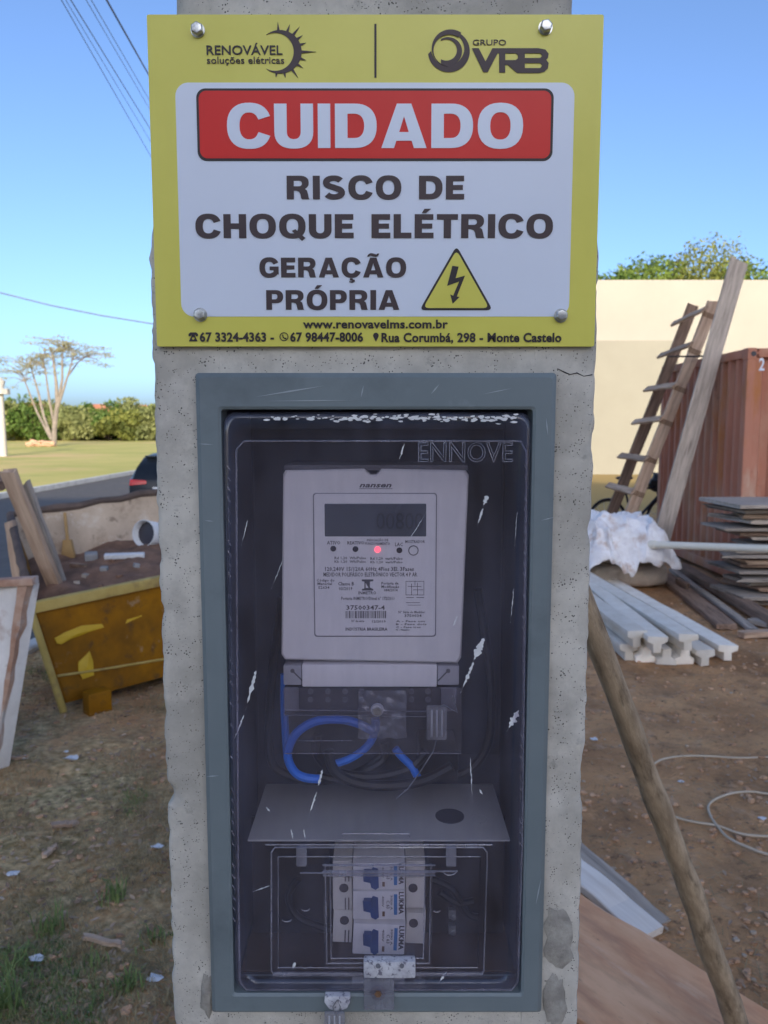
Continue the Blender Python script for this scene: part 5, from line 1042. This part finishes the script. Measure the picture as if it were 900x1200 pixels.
tag(board('timber', P(-60, 553, 5.0), P(8, 566, 4.85), .13, .06, K['woodbrown'], up=(0, -.4, 1), seed=72, rag=.02), 'dark timber end crossing behind the tan timber', 'timber')
tag(board('timber', P(24, 690, 5.4), P(12, 612, 5.5), .07, .05, K['woodtan'], up=(-.2, -1, .1), seed=73, rag=.03), 'short upright timber at the far left end of the skip', 'timber')
# dirty white board propped at the left edge
K['dirtywhite'] = pm('dirty_white_paint', (.68, .64, .60), (.84, .80, .76), scale=5, rough=.8, bump=.3, bscale=50, dist=.002, layers=[((.40, .25, .17), 3, .64, .06, .7), ((.25, .17, .12), 14, .70, .04, .6)])
def prop_board():
    # standing panel: right edge runs down and to the left; its foot stands on the ground out of frame
    t1 = P(27, 686, 3.45); b1 = P(-8, 900, 3.55); b1.z = gz(b1.x, b1.y); ax_ = (b1 - t1); left = V((-.62, .10, .02)); d = V((.085, .10, .0))
    R = thing('white_panel_board', b1, 'dirty white painted panel with brown edge standing at the left', 'panel')
    m = MB(); m.hexa([b1 + left, b1, b1 + V((.05, .06, 0)) , b1 + left + V((.05, .06, 0)), t1 + left, t1, t1 + V((.05, .06, 0)), t1 + left + V((.05, .06, 0))]); m.build('face', K['dirtywhite'], R, bevel=.006)
    e0, e1 = b1 + V((.001, -.004, 0)), t1 + V((.001, -.004, 0)); m = MB()
    rings = []
    for i in range(15):
        t = i / 14; p = e0.lerp(e1, t); j = .006 * noise.noise(V((t * 12, 3, 3))); w_ = .008 + .03 * t * t + .01 * noise.noise(V((t * 7, 1, 9)))
        rings.append([p + V((-w_ * .6, -.006, 0)), p + V((w_ * .5 + j, -.002, 0)), p + V((w_ * .5 + .02 + j, .07, 0)), p + V((-.01, .07, 0))])
    m.loft(rings); m.build('edge_strip', K['brownedge'], R)
    m = MB(); c = t1 + V((-.2, .02, .004)); m.cbox(c, (.50, .07, .035), Matrix.Rotation(-.06, 3, 'Y')); m.build('top_strip', K['brownedge'], R, bevel=.005)
K['brownedge'] = pm('brown_stained_edge', (.34, .17, .105), (.56, .38, .28), scale=7, rough=.85, bump=.4, bscale=60, dist=.003, layers=[((.52, .50, .48), 6, .60, .06, .8)])
prop_board()
# ------------------------------------------------------------------ vegetation
def leaf_mesh(name, blobs, n, size, mat, parent, seed=0, shell=.55, spread=.09):
    """leaf-sized faces spread through ellipsoid clumps"""
    rng = np.random.default_rng(seed); wts = np.array([b[1][0] * b[1][1] * b[1][2] for b in blobs]) ** .67; cnt = np.maximum(3, (wts / wts.sum() * n).astype(int)); vs = []
    for (c, r), k in zip(blobs, cnt):
        d = rng.normal(size=(k, 3)); d /= np.linalg.norm(d, axis=1)[:, None]; rad = shell + (1 - shell) * rng.random(k) ** .6
        p = np.array(c) + d * rad[:, None] * np.array(r) * (1 + spread * rng.normal(size=(k, 1)))
        a = rng.normal(size=(k, 3)); a /= np.linalg.norm(a, axis=1)[:, None]; b = np.cross(a, d + .6 * rng.normal(size=(k, 3))); b /= np.linalg.norm(b, axis=1)[:, None] + 1e-9
        s = size * rng.uniform(.6, 1.4, (k, 1)); vs.append(np.stack([p - a * s, p - b * s * .5, p + a * s, p + b * s * .5], 1))
    v = np.concatenate(vs).reshape(-1, 3) - np.array(ORG[parent.name]); f = np.arange(len(v)).reshape(-1, 4)
    me = bpy.data.meshes.new(name); me.from_pydata(v.tolist(), [], f.tolist()); return link(name, me, mat, parent, ORG[parent.name])
def limb(m, a, b, r0, r1, rng, wig=.06, n=6):
    a, b = V(a), V(b); L = (b - a).length; pts = [a]
    for i in range(1, n): pts.append(a.lerp(b, i / n) + V((rng.uniform(-1, 1), rng.uniform(-1, 1), rng.uniform(-.5, .5))) * L * wig)
    pts.append(b); m.tube(pts, [r0 + (r1 - r0) * i / n for i in range(n + 1)], 7); return pts
def tree(name, base, h, rad, label, mat, bark, n, size, seed, group=None, nb=16, low=.35):
    rng = random.Random(seed); base = V(base); R = thing(name, base, label, 'tree', group); m = MB(); th = h * low
    limb(m, base + V((0, 0, -.2)), base + V((0, 0, th)), h * .03, h * .022, rng, .02); blobs = []
    for i in range(nb):
        a = rng.uniform(0, 6.28); u = rng.random() ** .5; q = base + V((math.cos(a) * rad * u * .8, math.sin(a) * rad * u * .8, th + (h - th) * (.12 + .78 * rng.random() * (1.05 - .55 * u * u))))
        s = rad * rng.uniform(.26, .46); blobs.append((tuple(q), (s, s, s * .75)))
        if i < 9: limb(m, base + V((0, 0, th * rng.uniform(.75, 1))), q, h * .014, h * .004, rng, .05)
    m.build('trunk', bark, R, smooth=True); leaf_mesh('crown', blobs, n, size, mat, R, seed); return R
K['bark'] = pm('bark', (.10, .075, .055), (.19, .15, .115), scale=4, rough=.95, bump=.6, bscale=14, dist=.02)
K['leafA'] = leafm('fresh_leaves', (.075, .13, .02), (.22, .29, .05), .7)
K['leafB'] = leafm('olive_leaves', (.10, .13, .025), (.30, .30, .07), .7)
K['leafC'] = leafm('dark_leaves', (.05, .10, .018), (.13, .20, .04), .7)
K['leafD'] = leafm('hedge_leaves', (.15, .18, .06), (.30, .31, .12), .25)
K['leafDry'] = leafm('sparse_yellowing_leaves', (.24, .23, .11), (.38, .34, .18), .5)
# trees behind the cream building
for i, (px, py, Y, rad, mt, lb) in enumerate(((708, 322, 44, 3.4, 'leafC', 'small dark tree peeking over the cream wall, leftmost'), (746, 316, 46, 4.6, 'leafA', 'light green tree above the cream wall, second from the sign'), (792, 308, 48, 5.2, 'leafB', 'olive green tree above the middle of the cream wall'),
                                              (838, 301, 47, 5.8, 'leafB', 'tallest olive tree above the cream wall near the leaning plank'), (882, 305, 44, 5.0, 'leafA', 'green tree above the cream wall right of the leaning plank'), (925, 308, 46, 5.0, 'leafC', 'dark green tree above the cream wall at the right edge'), (770, 318, 50, 4.6, 'leafC', 'dark low tree between the lighter crowns above the cream wall'))):
    t = P(px, py, Y); tree('broadleaf_tree', (t.x, Y, 0), t.z * 1.0, rad, lb, K[mt], K['bark'], 17000, .125, 100 + i, 'trees above the cream wall', 30, .42)
# far belt of trees across the field
rng = random.Random(77)
ORD = 'leftmost,second,third,fourth,fifth,sixth,seventh,eighth,ninth,tenth,eleventh,twelfth,thirteenth,fourteenth,fifteenth,sixteenth,seventeenth,eighteenth,nineteenth,twentieth,twenty-first,twenty-second,twenty-third,twenty-fourth,twenty-fifth,twenty-sixth'.split(',')
for i in range(26):
    px = -4 + i * 7.6 + rng.uniform(-1.5, 1.5); Y = 126 + (i * 37 % 26); py = 478 + rng.uniform(-5, 6) - (4 if i % 5 == 0 else 0); t = P(px, py, Y); zg = terrain(t.x, Y)
    tone = ('light green', 'dark green', 'light green', 'olive green')[i % 4]
    tree('far_tree', (t.x, Y, zg), (t.z - zg) * 1.12, rng.uniform(4.0, 5.6), 'rounded %s tree, %s%s in the distant belt beyond the field' % (tone, ORD[i], '' if i == 0 else ' from the left'), K[('leafD', 'leafC', 'leafD', 'leafB')[i % 4]], K['bark'], 2600, .34, 200 + i, 'trees in the distant belt beyond the field', 20, .06)
# far houses with red roofs among the trees
K['tile'] = pm('red_roof_tiles', (.42, .16, .085), (.52, .22, .12), scale=1, rough=.9); K['farwall'] = pm('far_wall', (.42, .40, .36), (.46, .44, .40), rough=.9)
for i, (px, py, Y, wd, lb) in enumerate(((148, 474, 150, 9, 'far house with a broad red roof right in the tree belt'), (106, 473, 152, 7, 'far house with a red roof in the middle of the tree belt'), (32, 471, 148, 6, 'far pale house with a red roof behind the bare tree'))):
    t = P(px, py, Y); zg = terrain(t.x, Y); R = thing('far_house', (t.x, Y, zg), lb, 'house', 'houses in the tree belt'); ze = t.z - 1.3
    m = MB(); m.box(t.x - wd / 2, t.x + wd / 2, Y, Y + 6, zg - .2, ze); m.build('wall', K['farwall'], R)
    m = MB(); e = .4; m.add([(t.x - wd / 2 - e, Y - e, ze), (t.x + wd / 2 + e, Y - e, ze), (t.x + wd / 2 + e, Y + 6 + e, ze), (t.x - wd / 2 - e, Y + 6 + e, ze), (t.x - wd / 2 + 1.6, Y + 3, t.z), (t.x + wd / 2 - 1.6, Y + 3, t.z)], [(0, 1, 5, 4), (1, 2, 5), (2, 3, 4, 5), (3, 0, 4), (3, 2, 1, 0)]); m.build('roof', K['tile'], R)
    for s in (-.25, .25):
        m = MB(); m.box(t.x + wd * s - .5, t.x + wd * s + .5, Y - .04, Y + .02, ze - 1.7, ze - .6); m.build('window', K['led'], R)
# pale verge path at the far side of the field
m = MB(); m.box(-60, 0, 116, 117.5, -.6, -.5); tag(m.build('path', K['kerb'], None, (-30, 116, -.55)), kind='structure')
# umbrella-shaped nearly bare tree on the field
def bare_tree():
    Y = 92.; b = P(63, 521, Y); b.z = terrain(b.x, Y); rng = random.Random(9); k = Y / FPX
    R = thing('bare_tree', b, 'thin umbrella-shaped tree with few leaves alone on the field', 'tree'); m = MB(); tips = []
    K['bare'] = pm('pale_bark', (.17, .145, .12), (.26, .22, .18), scale=2, rough=.95)
    for path, r0 in (([(63, 521), (64, 500), (67, 475), (66, 450), (63, 425), (60, 408)], .34), ([(66, 482), (74, 458), (82, 432), (88, 411)], .2), ([(61, 515), (51, 487), (45, 460), (38, 436), (34, 424)], .2), ([(60, 515), (43, 482), (32, 454), (24, 434)], .17), ([(64, 500), (58, 470), (54, 440), (50, 416)], .18), ([(68, 474), (73, 444), (73, 416), (76, 405)], .2), ([(80, 440), (92, 424), (104, 416)], .12)):
        dy_ = rng.uniform(-2.5, 2.5); q_ = [P(x_, y_, Y + dy_ * k_ / len(path)) for k_, (x_, y_) in enumerate(path)]; m.tube(q_, [r0 * (1 - .75 * k_ / (len(q_) - 1)) for k_ in range(len(q_))], 7); t = q_[-1]; s0 = q_[-2]
        for q in range(15):
            s = s0.lerp(t, rng.uniform(.2, 1)); e = s + V((rng.uniform(-2.9, 2.9), rng.uniform(-2, 2), rng.uniform(.1, 1.5) if q < 12 else rng.uniform(-1.0, .2))); e.z = min(e.z, t.z + .8); m.tube([s, s.lerp(e, .5) + V((0, 0, .25)), e], [.05, .035, .014], 4); tips.append(((e.x, e.y, e.z), (1.2, 1.1, .34)))
    m.build('trunk', K['bare'], R, smooth=True); leaf_mesh('crown', tips, 5200, .10, K['leafDry'], R, 4, .0)
    K['brick'] = pm('brick_red_rubble', (.40, .24, .15), (.52, .34, .22), scale=3, rough=.95)
    for px, py, s in ((52, 512, .8), (43, 514, .9), (57, 517, .45)):
        p = P(px, py, Y - 2); p.z = terrain(p.x, p.y) + s * .45; m = MB(); m.ell(p, (s * 1.5, s * .9, s * .45), 12, 8, .9, px); tag(m.build('clay_heap', K['brick'], None, tuple(p)), 'reddish clay heap at the foot of the bare tree, %s' % {52: 'largest', 43: 'left one', 57: 'small front one'}[px], 'heap')
bare_tree()
# white lamp post at the left edge
p = P(2, 505, 60); p.z = terrain(p.x, 60); R = thing('lamp_post', p, 'white lamp post with stacked lantern at the left edge', 'lamp post'); zt = ZZ(462, 60)
m = MB(); m.tube([p, V((p.x, 60, zt))], [.32, .26], 12); m.build('pole', K['farwall'], R, smooth=True)
m = MB(); m.tube([(p.x, 60, zt), (p.x, 60, zt + .4), (p.x, 60, zt + .45), (p.x, 60, zt + 1.0), (p.x, 60, zt + 1.3)], [.75, .75, .3, .45, .1], 10); m.build('lantern', K['farwall'], R)
# ------------------------------------------------------------------ car on the road
def car():
    X0 = XX(148, 560, 19.6) + .93; Y0 = 19.6; zr = terrain(X0, Y0) - .11
    R = thing('parked_car', (X0, Y0 + 2.1, zr), 'dark blue-black hatchback seen from behind on the road', 'car')
    K['carpaint'] = pm('dark_car_paint', (.008, .011, .017), (.011, .015, .022), rough=.35, spec=.3); K['glass'] = pm('car_glass', (.008, .011, .016), rough=.12, spec=.35)
    K['tail'] = pm('tail_light', (.42, .02, .02), rough=.2); K['plate'] = pm('number_plate', (.55, .56, .58), rough=.5); K['tyre'] = pm('tyre', (.02, .02, .02), rough=.9)
    def ring(y, wb, wt, zb, zs, zt):   # half widths at belt and roof, sill, belt, roof heights
        pts = [(-wb * .93, zb), (wb * .93, zb), (wb, zb + .18), (wb * .99, zs), (wt, zt - .05), (wt * .86, zt), (-wt * .86, zt), (-wt, zt - .05), (-wb * .99, zs), (-wb, zb + .18)]
        return [(X0 + x, Y0 + y, zr + z) for x, z in pts]
    secs = [(0, .80, .74, .32, .86, .98), (.04, .88, .80, .28, .95, 1.04), (.22, .90, .72, .26, 1.02, 1.36), (.55, .91, .64, .24, 1.02, 1.60), (1.2, .92, .65, .22, 1.0, 1.65), (2.2, .92, .65, .22, .98, 1.62), (2.7, .92, .66, .22, .97, 1.45), (3.2, .91, .72, .22, .95, 1.08), (3.9, .88, .76, .24, .86, .94), (4.2, .74, .64, .30, .66, .74)]
    m = MB(); m.loft([ring(*s) for s in secs]); m.build('body', K['carpaint'], R, smooth=True, angle=35)
    m = MB(); m.hexa([(X0 - .62, Y0 + .10, zr + 1.06), (X0 + .62, Y0 + .10, zr + 1.06), (X0 + .62, Y0 + .2, zr + 1.06), (X0 - .62, Y0 + .2, zr + 1.06), (X0 - .5, Y0 + .42, zr + 1.5), (X0 + .5, Y0 + .42, zr + 1.5), (X0 + .5, Y0 + .52, zr + 1.5), (X0 - .5, Y0 + .52, zr + 1.5)]); m.build('rear_window', K['glass'], R, bevel=.01)
    m = MB(); m.box(X0 - .55, X0 + .55, Y0 + .36, Y0 + .62, zr + 1.57, zr + 1.61); m.build('spoiler', K['carpaint'], R, bevel=.012)
    for s in (-1, 1):
        m = MB(); m.hexa([(X0 + s * .86, Y0 - .02, zr + .86), (X0 + s * .42, Y0 - .03, zr + .90), (X0 + s * .42, Y0 + .1, zr + .90), (X0 + s * .90, Y0 + .26, zr + .86), (X0 + s * .84, Y0 - .0, zr + 1.02), (X0 + s * .42, Y0 - .0, zr + .99), (X0 + s * .42, Y0 + .1, zr + .99), (X0 + s * .90, Y0 + .26, zr + 1.04)]); m.build('tail_light', K['tail'], R, bevel=.01)
        m = MB(); m.hexa([(X0 + s * .90, Y0 + .7, zr + 1.03), (X0 + s * .915, Y0 + 2.6, zr + 1.0), (X0 + s * .90, Y0 + 2.6, zr + 1.0), (X0 + s * .88, Y0 + .7, zr + 1.03), (X0 + s * .69, Y0 + .9, zr + 1.50), (X0 + s * .69, Y0 + 2.2, zr + 1.50), (X0 + s * .66, Y0 + 2.2, zr + 1.50), (X0 + s * .66, Y0 + .9, zr + 1.50)]); m.build('side_window', K['glass'], R)
        for y in (.75, 3.3):
            m = MB(); m.cyl((X0 + s * .70, Y0 + y, zr + .32), (X0 + s * .93, Y0 + y, zr + .32), .32, n=24); w_ = m.build('wheel', K['tyre'], R, bevel=.02)
            m = MB(); m.cyl((X0 + s * .931, Y0 + y, zr + .32), (X0 + s * .937, Y0 + y, zr + .32), .2, n=10); m.build('hubcap', K['zinc'], w_)
    m = MB(); m.box(X0 - .84, X0 + .84, Y0 - .05, Y0 + .2, zr + .34, zr + .60); m.build('bumper', K['carpaint'], R, bevel=.04)
    m = MB(); m.box(X0 - .26, X0 + .26, Y0 - .025, Y0 + .01, zr + .70, zr + .82); m.build('number_plate', K['plate'], R)
car()
# ------------------------------------------------------------------ overhead wires
K['wire'] = pm('overhead_wire', (.12, .13, .15), (.16, .17, .19), rough=.5); K['rustwire'] = pm('brown_wire', (.07, .045, .04), (.16, .08, .05), scale=2, stretch=(1, 1, 1), rough=.6, lo=.45, hi=.55)
ws = ((72, 176, 182, .004, 'wire', 'lowest thin overhead wire in the blue sky, left'), (77, 176, 165, .003, 'wire', 'faint overhead wire, second from the left'), (83, 176, 151, .005, 'wire', 'darker grey overhead wire, third from the left'), (101, 176, 129, .0035, 'wire', 'fine overhead wire, fourth from the left'), (107, 176, 119, .004, 'wire', 'fine overhead wire next to the brown one'), (125, 175, 89, .0075, 'rustwire', 'twisted brown overhead wire closest to the sign'))
ab = [(P(w_[0], 0, 4.95), P(w_[1], w_[2], 7.7)) for w_ in ws]; far_ = sum((b + (b - a) * 1.7 for a, b in ab), V()) / 6; near_ = sum((a - (b - a) * 5.5 for a, b in ab), V()) / 6
for i, w_ in enumerate(ws):
    a, b = ab[i]; k = (i - 2.5) * .12; q = [near_ + V((k * 3, 0, -.15 * (i % 2))), a - (b - a) * 2.2, a, b, far_ + V((k * .6, 0, .25 * (i % 2)))]
    m = MB(); m.tube(q, w_[3] * (.7 if i < 5 else .9), 6); tag(m.build('overhead_wire', K[w_[4]], None, tuple(q[0]), smooth=True), w_[5], 'wire', 'overhead wires')
for c_, lb in ((far_, 'concrete service pole beside the road holding the overhead wires'), (near_, 'concrete service pole behind the camera holding the overhead wires')):
    zg = terrain(c_.x, c_.y); R = thing('utility_pole', (c_.x, c_.y, zg), lb, 'pole'); m = MB(); m.tube([(c_.x, c_.y + .08, zg - .2), (c_.x, c_.y + .08, c_.z + .4)], [.11, .07], 14); m.build('shaft', K['block'], R, smooth=True)
    m = MB(); hw = .28 if c_ is far_ else 1.1; m.box(c_.x - hw, c_.x + hw, c_.y + .01, c_.y + .09, c_.z - .12, c_.z - .02); m.build('crossarm', K['woodgrey'], R, bevel=.01)
    for k in range(6):
        x_ = c_.x + (k - 2.5) * (.072 if c_ is far_ else .36); m = MB(); m.tube([(x_, c_.y + .04, c_.z - .02), (x_, c_.y + .04, c_.z + .02), (x_, c_.y + .04, c_.z + .08)], [.03, .04, .02], 10); m.build('insulator', K['brownprint'], R, smooth=True)
q = [P(-600, 150, 20), P(-200, 288, 20), P(-80, 322, 20), P(0, 343, 20), P(60, 358, 20), P(120, 370, 20), P(182, 380, 20), P(300, 388, 22.5), V((.55, 28.02, 6.0))]
m = MB(); m.tube(q, .018, 6); tag(m.build('overhead_wire', K['wire'], None, tuple(q[0]), smooth=True), 'single sagging overhead wire low in the left sky', 'wire', 'overhead wires')
# ------------------------------------------------------------------ grass, litter
K['grassdry'] = leafm('dry_grass', (.26, .20, .10), (.52, .42, .25), 6); K['grassgreen'] = leafm('green_grass', (.13, .19, .06), (.30, .36, .13), 9)
def blades(name, pts, h, wd, mat, lean=.8, parent=None, org=(0, 0, 0)):
    rng = random.Random(len(pts)); m = MB()
    for x, y, s in pts:
        a = rng.uniform(0, 6.28); L = h * s * rng.uniform(.5, 1.3); dx, dy = math.cos(a), math.sin(a); z = gz(x, y) - .003; le = lean * rng.uniform(.3, 1.3); w_ = wd * rng.uniform(.6, 1.3)
        px_, py_ = -dy * w_, dx * w_; mx, my = x + dx * L * le * .35, y + dy * L * le * .35; ex, ey = x + dx * L * le, y + dy * L * le
        m.add([(x - px_, y - py_, z), (x + px_, y + py_, z), (mx + px_ * .8, my + py_ * .8, z + L * .6), (mx - px_ * .8, my - py_ * .8, z + L * .6), (ex, ey, z + L * (1 - .35 * le))], [(0, 1, 2, 3), (3, 2, 4)])
    return m.build(name, mat, parent, None if parent else org, fix=False)
rng = random.Random(4); pts = []; gp = []
while len(pts) < 24000:
    y = 1.5 + 5.0 * rng.random() ** 1.4; x = -rng.uniform(.25, .62) * y * .98 if rng.random() < .9 else -rng.uniform(.2, 1.2) * y
    if x < RX1 + .1: continue
    d = noise.noise(V((x * 1.6, y * 1.6, 11))) + .5 * noise.noise(V((x * 5, y * 5, 2)))
    if d > rng.uniform(-.3, .5): (gp if d > .38 and rng.random() < .55 else pts).append((x, y, rng.uniform(.4, 1)))
tag(blades('dry_grass', pts, .035, .0016, K['grassdry'], 1.3), 'thin dry turf on the verge left of the post', 'grass', kind='stuff')
tag(blades('green_grass', gp, .04, .0018, K['grassgreen'], .9), 'short green grass patches on the verge left of the post', 'grass', kind='stuff')
for i, (px, py, n_, h, lb) in enumerate(((134, 1052, 26, .085, 'bright green grass tuft halfway down beside the post'), (60, 1085, 22, .10, 'green grass tuft left of the white scrap'), (8, 1185, 26, .13, 'tall green grass tuft in the lower left corner'), (150, 1165, 34, .06, 'wide low green grass tuft near the foot of the post'), (22, 1125, 20, .05, 'small green grass clump above the lower left corner'), (178, 1105, 20, .05, 'small green grass clump touching the post edge'), (112, 1130, 14, .05, 'low sparse grass clump between the larger tufts'))):
    g = G(px, py); R = thing('grass_tuft', (g.x, g.y, gz(g.x, g.y)), lb, 'grass tuft', 'green grass tufts'); rg_ = random.Random(i)
    blades('blades', [(g.x + rg_.gauss(0, .022), g.y + rg_.gauss(0, .022), rg_.uniform(.6, 1.2)) for _ in range(n_ * 2)], h, .0028, K['grassgreen'], .6, R)
K['leaflit'] = pm('dead_leaves', (.18, .11, .07), (.46, .33, .23), scale=3, rough=.8, lo=.4, hi=.6)
rng = random.Random(14); m = MB()
for k in range(2400):
    if k < 1900: y = 1.4 + 4.5 * rng.random() ** 1.3; x = -rng.uniform(.24, .6) * y
    else: y = 1.8 + 4.5 * rng.random(); x = rng.uniform(.28, .62) * y
    s = rng.uniform(.008, .028) * (.8 if k < 1900 else .6); a = rng.uniform(0, 6.28); c = V((x, y, gz(x, y) + .006)); M = Matrix.Rotation(a, 3, 'Z') @ Matrix.Rotation(rng.uniform(-.6, .6), 3, 'X') @ Matrix.Rotation(rng.uniform(-.4, .4), 3, 'Y')
    m.add([c + M @ V(p) for p in ((-s, 0, 0), (-s * .3, -s * .42, s * .2), (s, 0, .3 * s), (-s * .2, s * .4, s * .25))], [(0, 1, 2), (0, 2, 3)])
tag(m.build('leaf_litter', K['leaflit'], None, (0, 0, 0), fix=False), 'small dead leaves scattered over the ground', 'leaf litter', kind='stuff')
m = MB()
for k in range(3000):
    y = 1.4 + 5 * rng.random() ** 1.3; x = (-rng.uniform(.24, .6) if k < 2000 else rng.uniform(.26, .62)) * y; L = rng.uniform(.02, .09); a = rng.uniform(0, 6.28); c = V((x, y, gz(x, y) + .004)); d = V((math.cos(a), math.sin(a), rng.uniform(-.1, .2))) * L / 2; b = V((-d.y, d.x, 0)).normalized() * .0013
    e = V((c.x + d.x * 1.3, c.y + d.y * 1.3, c.z + .01)); m.add([c - d - b, c - d + b, c + b + V((0, 0, .004)), c - b + V((0, 0, .004)), e], [(0, 1, 2, 3), (3, 2, 4)])
tag(m.build('straw_litter', K['grassdry'], None, (0, 0, 0), fix=False), 'dry straw bits scattered over the ground', 'straw', kind='stuff')
m = MB(); K['pebble'] = pm('pale_pebbles', (.30, .20, .13), (.52, .42, .32), scale=2, rough=.9)
for k in range(230):
    y = 1.8 + 6 * rng.random() ** 1.2; x = (rng.uniform(.26, .62) if k < 150 else -rng.uniform(.24, .6)) * y; s = rng.uniform(.004, .013); m.ell((x, y, gz(x, y) + s * .3), (s, s * rng.uniform(.6, 1), s * .6), 6, 4, .5, k)
tag(m.build('pebbles', K['pebble'], None, (0, 0, 0), smooth=True), 'small pale pebbles strewn over the bare earth', 'pebbles', kind='stuff')
K['clod'] = pm('earth_clods', (.30, .16, .085), (.66, .42, .26), scale=4, rough=.95, lo=.3, hi=.7); m = MB()
for k in range(4200):
    y = 1.6 + 6 * rng.random() ** 1.5; x = (rng.uniform(.24, .66) if k < 2600 else -rng.uniform(.22, .62)) * y; s = .003 + .014 * rng.random() ** 3
    if x < RX1 + .1: continue
    m.ell((x, y, gz(x, y) + s * .25), (s, s * rng.uniform(.6, 1), s * rng.uniform(.5, .8)), 6, 4, .9, k)
tag(m.build('earth_clods', K['clod'], None, (0, 0, 0), fix=False), 'crumbs and clods of earth strewn over the ground', 'clods', kind='stuff')
K['scrap'] = pm('pale_scrap', (.55, .55, .57), (.68, .68, .70), scale=20, rough=.6)
for i, (px, py, s, lb) in enumerate(((84, 892, .045, 'largest pale paper scrap on the verge below the skip'), (27, 893, .035, 'pale scrap near the foot of the white panel'), (183, 998, .03, 'pale scrap touching the left edge of the post'), (42, 1125, .028, 'white scrap in the grass at lower left'), (181, 1155, .028, 'whitish scrap at the foot of the post'), (15, 1030, .03, 'thin pale scrap on the verge at the left'), (77, 882, .015, 'tiny white scrap above the largest scrap'), (697, 870, .03, 'pale scrap on the earth right beside the post'), (798, 916, .018, 'small white scrap between the two cords'), (893, 960, .022, 'white scrap inside the cord loop'))):
    g = G(px, py); rg_ = random.Random(i + 50); m = MB(); n = 9; c = V((g.x, g.y, gz(g.x, g.y) + .006)); ps = [c + V((s * math.cos(t) * rg_.uniform(.5, 1.1), s * .7 * math.sin(t) * rg_.uniform(.5, 1.1), rg_.uniform(0, s * .5))) for t in [2 * math.pi * k / n for k in range(n)]]
    m.add(ps + [c + V((0, 0, s * .35)), c + V((0, 0, -.003))], [(k, (k + 1) % n, n) for k in range(n)] + [((k + 1) % n, k, n + 1) for k in range(n)]); tag(m.build('paper_scrap', K['scrap'], None, tuple(c)), lb, 'scrap', 'pale scraps on the ground')
for i, (px, py, L, lb) in enumerate(((75, 970, .10, 'small brown wood chip in the dry turf'), (60, 1005, .16, 'dark twig in the dry turf left of the post'), (120, 1108, .18, 'dark twig lying beside the bright grass tuft'), (12, 895, .14, 'dark brown offcut beside the white panel foot'))):
    g = G(px, py); a = .5 + i; d = V((math.cos(a), math.sin(a) * .5, 0)) * L / 2; lay('twig', g - d, g + d, .02 if i else .035, .015, K['woodtan'], lb, 'twig', 300 + i)
# ------------------------------------------------------------------ behind the camera: an unseen added block and trees whose shade lies over the plot
K['blockwall'] = pm('unpainted_render', (.42, .38, .33), (.50, .46, .41), scale=1, rough=.95)
def house():  # unseen block, sized and set back to shade the plot
    R = thing('shade_block', (6, -34, 0), 'unseen four storey block added to shade the plot', 'building'); x0, x1, y0, y1, h = -13, 25, -40, -31, 14.7
    m = MB(); m.box(x0, x1, y0, y1, -.3, h); m.build('wall', K['blockwall'], R)
    m = MB(); m.box(x0 - .3, x1 + .3, y0 - .3, y1 + .3, h, h + .35); m.build('roof_slab', K['farwall'], R)
    for z in (1.0, 4.3, 7.6, 10.9):
        for q in range(6):
            x = x0 + 3 + q * 5.6; m = MB(); m.box(x, x + 1.6, y1 - .05, y1 + .03, z, z + 1.3); w_ = m.build('window', K['glass'], R); m = MB(); m.box(x - .1, x + 1.7, y1 + .001, y1 + .12, z - .1, z - .002); m.build('sill', K['farwall'], w_)
    m = MB(); m.box(-1.2, .2, y1 - .02, y1 + .05, 0, 2.1); m.build('door', K['woodbrown'], R)
house()
for i, (x, y, h, r_, lb) in enumerate(((8, -44, 20.6, 4.0, 'leafy tree behind the middle of the shading block'), (14.5, -45, 21.4, 4.4, 'tallest leafy tree behind the shading block'), (22, -44, 20.8, 4.4, 'leafy tree behind the right end of the shading block'), (29, -42, 20.2, 5, 'leafy tree beyond the right end of the shading block'), (-6, -43, 18.6, 4.2, 'leafy tree behind the left end of the shading block'))):
    tree('garden_tree', (x, y, 0), h, r_, lb, K['leafC'], K['bark'], 4500, .35, 400 + i, 'garden trees behind the shading block', 18, .45)
